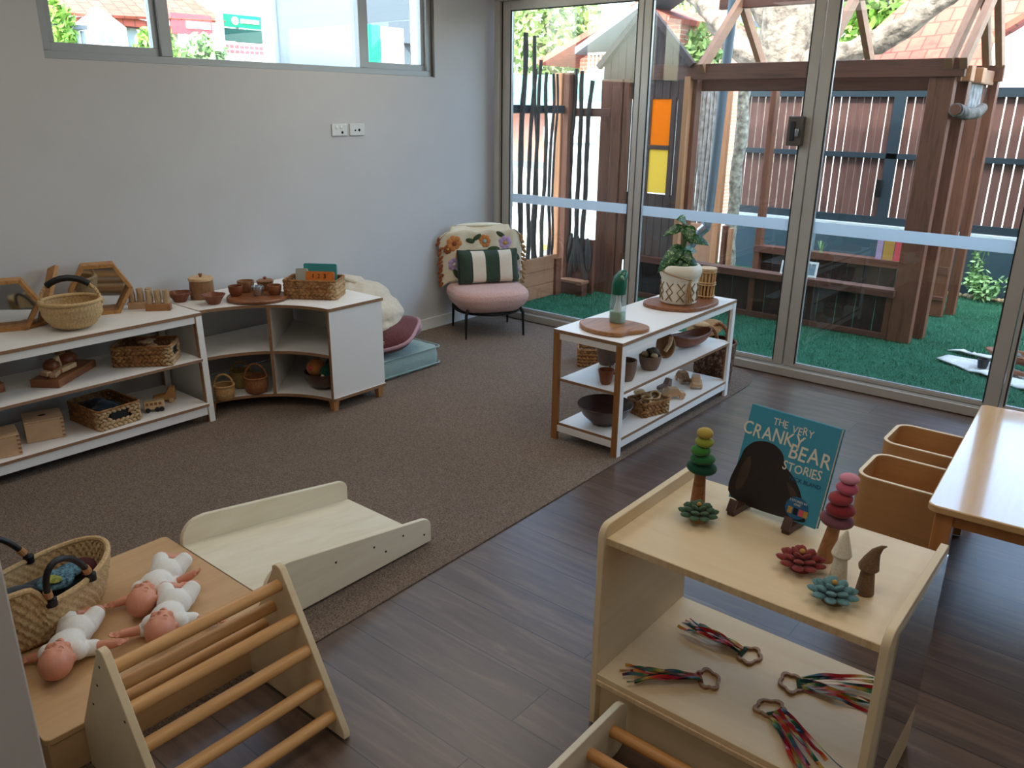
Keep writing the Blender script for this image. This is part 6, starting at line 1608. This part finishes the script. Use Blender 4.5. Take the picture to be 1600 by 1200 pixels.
MB().box(-14.42, 4.2, 2.5, -14.35, 5.3, 3.18).build('grey_bay', 'render_grey', hs, smooth=0)  # thin pale grey panel on the white cottage front
def hedge(lab, x, y0, y1, z1, mt, n, sd_):
    t = thing('hedge', lab, 'plant', (x, (y0+y1)/2, -1.2)); crown(t, (x, (y0+y1)/2, z1-.6), (.3, (y1-y0)/2, .6), n, .10, mt, sd_)
    MB().box(x-.1, y0+.1, -1.2, x+.1, y1-.1, z1-.5).build('woody_core', 'leaf', t, smooth=0)
hedge('yellow green hedge before the white cottage', -13.3, 4.0, 4.95, 3.18, 'leaf', 700, 21); hedge('dark green hedge under the red shop sign', -13.3, 5.0, 6.1, 3.1, 'bushleaf', 900, 22)
hedge('small green bush at the far left of the high window', -13.6, 2.3, 2.95, 3.55, 'leaf', 500, 23)
def shop(lab, y0, y1, z0, z1, mt, x=-14, txt=None):
    t = thing('street_sign', lab, 'sign', (x, (y0+y1)/2, z0)); MB().box(x-.08, y0, z0, x, y1, z1).build('panel', mt, t, smooth=0)
    MB().cyl((x-.2, (y0+y1)/2, -1.2), (x-.2, (y0+y1)/2, z1), .05).build('post', 'steel', t); return t
s_ = shop('red and white shop fascia sign above the dark hedge', 5.25, 6.25, 3.12, 3.55, 'signred'); MB().box(-14.0, 5.6, 3.25, -13.98, 6.2, 3.4).build('white_band', 'paper', s_, smooth=0)
s_ = shop('bright green shop sign with a white emblem and white lettering', 6.45, 7.6, 3.36, 3.64, 'signgreen')
MB().cyl((-13.99, 6.85, 3.50), (-13.97, 6.85, 3.50), .09).build('emblem', 'paper', s_); MB().box(-13.99, 7.0, 3.46, -13.97, 7.5, 3.55).build('lettering', 'paper', s_, smooth=0)
s_ = shop('dark green panelled hoarding below the bright green sign', 6.45, 7.6, 3.05, 3.33, 'acry_green'); s_ = shop('white poster board with rows of red lettering', 6.45, 7.6, 2.45, 3.03, 'paper')
for z in (2.93, 2.82):
    for k in range(8): MB().box(-13.99, 6.52+.135*k, z-.035, -13.97, 6.62+.135*k, z+.035).build('red_lettering', 'signred', s_, smooth=0)
s_ = shop('small white street sign before the dark hedge', 5.62, 5.85, 2.75, 3.1, 'paper', -13.0)
for y, x, lab in ((6.33, -13.8, 'white power pole seen left of the green shop sign'), (12.5, -13.8, 'white power pole in the right pane of the high window')):
    t = thing('power_pole', lab, 'pole', (x, y, -1.2)); MB().cyl((x, y, -1.2), (x, y, 7), .085).build('pole_shaft', 'render_white', t)
    MB().box(x-.05, y-.9, 6.6, x+.05, y+.9, 6.7).build('crossarm', 'roofgrey', t)
    if y > 10: MB().cyl((x+.1, y+.1, 3.0), (x+.1, y+.1, 3.5), .13).build('transformer', 'render_white', t)
hs = house('dark roofed house behind the white board in the right pane', -16.5, 11.2, 16.5, 3.6, 5.4, 'roofgrey', 'roofgrey')
s_ = shop('white billboard standing in the right pane of the high window', 11.45, 12.3, 2.2, 3.72, 'paper'); s_ = shop('narrow green banner left of the white billboard', 11.0, 11.42, 2.2, 3.74, 'signgreen')
t = thing('street_tree', 'green treetop above the dark roofed house in the right pane', 'tree', (-20, 16, -1.2)); crown(t, (-20, 16.5, 5.2), (1.5, 3.0, .9), 900, .2, 'leaf2', 31); MB().cyl((-20, 16.5, -1.2), (-20, 16.5, 5), .2).build('trunk', 'bark', t)
t = thing('rendered_column', 'pale blue grey rendered building column outside the middle window pane', 'column', (-1.65, -.4, -1.2)); MB().box(-1.75, -.835, -1.2, -1.6, .04, 6).build('column_shaft', 'render_grey', t, smooth=0); MB().box(-1.6, -.84, -1.2, -1.588, -.80, 6).build('corner_strip', 'coping', t, smooth=0)
SKY, FILL, EXPO = 1.5, 12.0, 0.38
# ------------------------------------------------------------------ lights, sky, camera
def lamp(name, kind, loc, energy, col, rot=(0,0,0), size=None, sy=None):
    l = bpy.data.lights.new(name, kind); l.energy = energy; l.color = col
    if kind == 'AREA':
        l.shape = 'RECTANGLE'; l.size = size; l.size_y = sy or size
    o = bpy.data.objects.new(name, l); COL.objects.link(o); o.location = loc; o.rotation_euler = rot
    return o
sun = lamp('sun_light', 'SUN', (0, -6, 12), 4.2, (1, .95, .86)); sun.data.angle = .01
sd = Vector((-.28, .62, -.85)).normalized(); sun.rotation_euler = sd.to_track_quat('-Z', 'Y').to_euler()
w = bpy.data.worlds.new('sky'); scn.world = w; w.use_nodes = True
N, L = w.node_tree.nodes, w.node_tree.links
sk = N.new('ShaderNodeTexSky'); sk.sky_type = 'NISHITA'; sk.sun_disc = False; sk.sun_elevation = math.radians(50); sk.sun_rotation = math.radians(160)
sk.air_density = 1.0; sk.dust_density = 4.0
L.new(sk.outputs[0], N['Background'].inputs['Color']); N['Background'].inputs['Strength'].default_value = SKY
for i, (x, y) in enumerate(((1.2, -1.6), (3.6, -1.6), (1.2, -4.2), (3.6, -4.2), (5.8, -3.0), (5.8, -6.0), (3.0, -6.6))):  # unseen ceiling area lamps and panels, added as fill to brighten the room
    t = thing('ceiling_fill_panel', 'added unseen ceiling fill panel, number %s of seven overhead' % ('first second third fourth fifth sixth seventh'.split()[i]), 'light', (x, y, 2.72), 0, 'added square ceiling fill panels')
    t['label'] = 'added square fill light panel set unseen in the ceiling'
    MB().prism(rrect(0, 0, 1.2, 1.2, .01, 2), -.012, 0).build('fill_panel_frame', 'ceil', t, world=False)
    a = lamp('ceiling_fill_lamp', 'AREA', (x, y, 2.69), FILL*(1 if y > -2.5 else .6), (1, .93, .84), (0, 0, 0), 1.15)
p = lamp('door_daylight_portal', 'AREA', (2.75, .2, 1.25), 1, (1, 1, 1), (PI/2, 0, PI), 5.2, 2.4); p.data.cycles.is_portal = True
p.rotation_euler = Vector((0, -1, 0)).to_track_quat('-Z', 'Y').to_euler()
p = lamp('window_daylight_portal', 'AREA', (-.15, -1.95, 2.22), 1, (1, 1, 1), (0, 0, 0), 2.6, .75); p.data.cycles.is_portal = True
p.rotation_euler = Vector((1, 0, 0)).to_track_quat('-Z', 'Z').to_euler()
cam = bpy.data.cameras.new('camera'); co = bpy.data.objects.new('camera', cam); COL.objects.link(co)
rt, up, fw = Vector((0.7730, 0.6343, 0.01134)), Vector((-.21509, .24456, .94544)), Vector((-.59960, .73131, -.32468))
import mathutils
f_, yw, pt, rl = 1262.04, -0.686608, 0.330675, 0.0119815
cy, sy, cp, sp = math.cos(yw), math.sin(yw), math.cos(pt), math.sin(pt)
fw = Vector((sy*cp, cy*cp, -sp)); r0 = Vector((cy, -sy, 0)); u0 = r0.cross(fw)
rt = math.cos(rl)*r0 + math.sin(rl)*u0; up = -math.sin(rl)*r0 + math.cos(rl)*u0
m = Matrix(((rt.x, up.x, -fw.x, 4.382), (rt.y, up.y, -fw.y, -5.048), (rt.z, up.z, -fw.z, 1.65), (0, 0, 0, 1)))
co.matrix_world = m
cam.sensor_width = 36; cam.sensor_fit = 'HORIZONTAL'; cam.lens = f_/1600*36; cam.clip_start = .02; cam.clip_end = 300
scn.camera = co
scn.view_settings.view_transform = 'Standard'; scn.view_settings.look = 'None'; scn.view_settings.gamma = 1
scn.view_settings.use_curve_mapping = False; scn.view_settings.exposure = EXPO
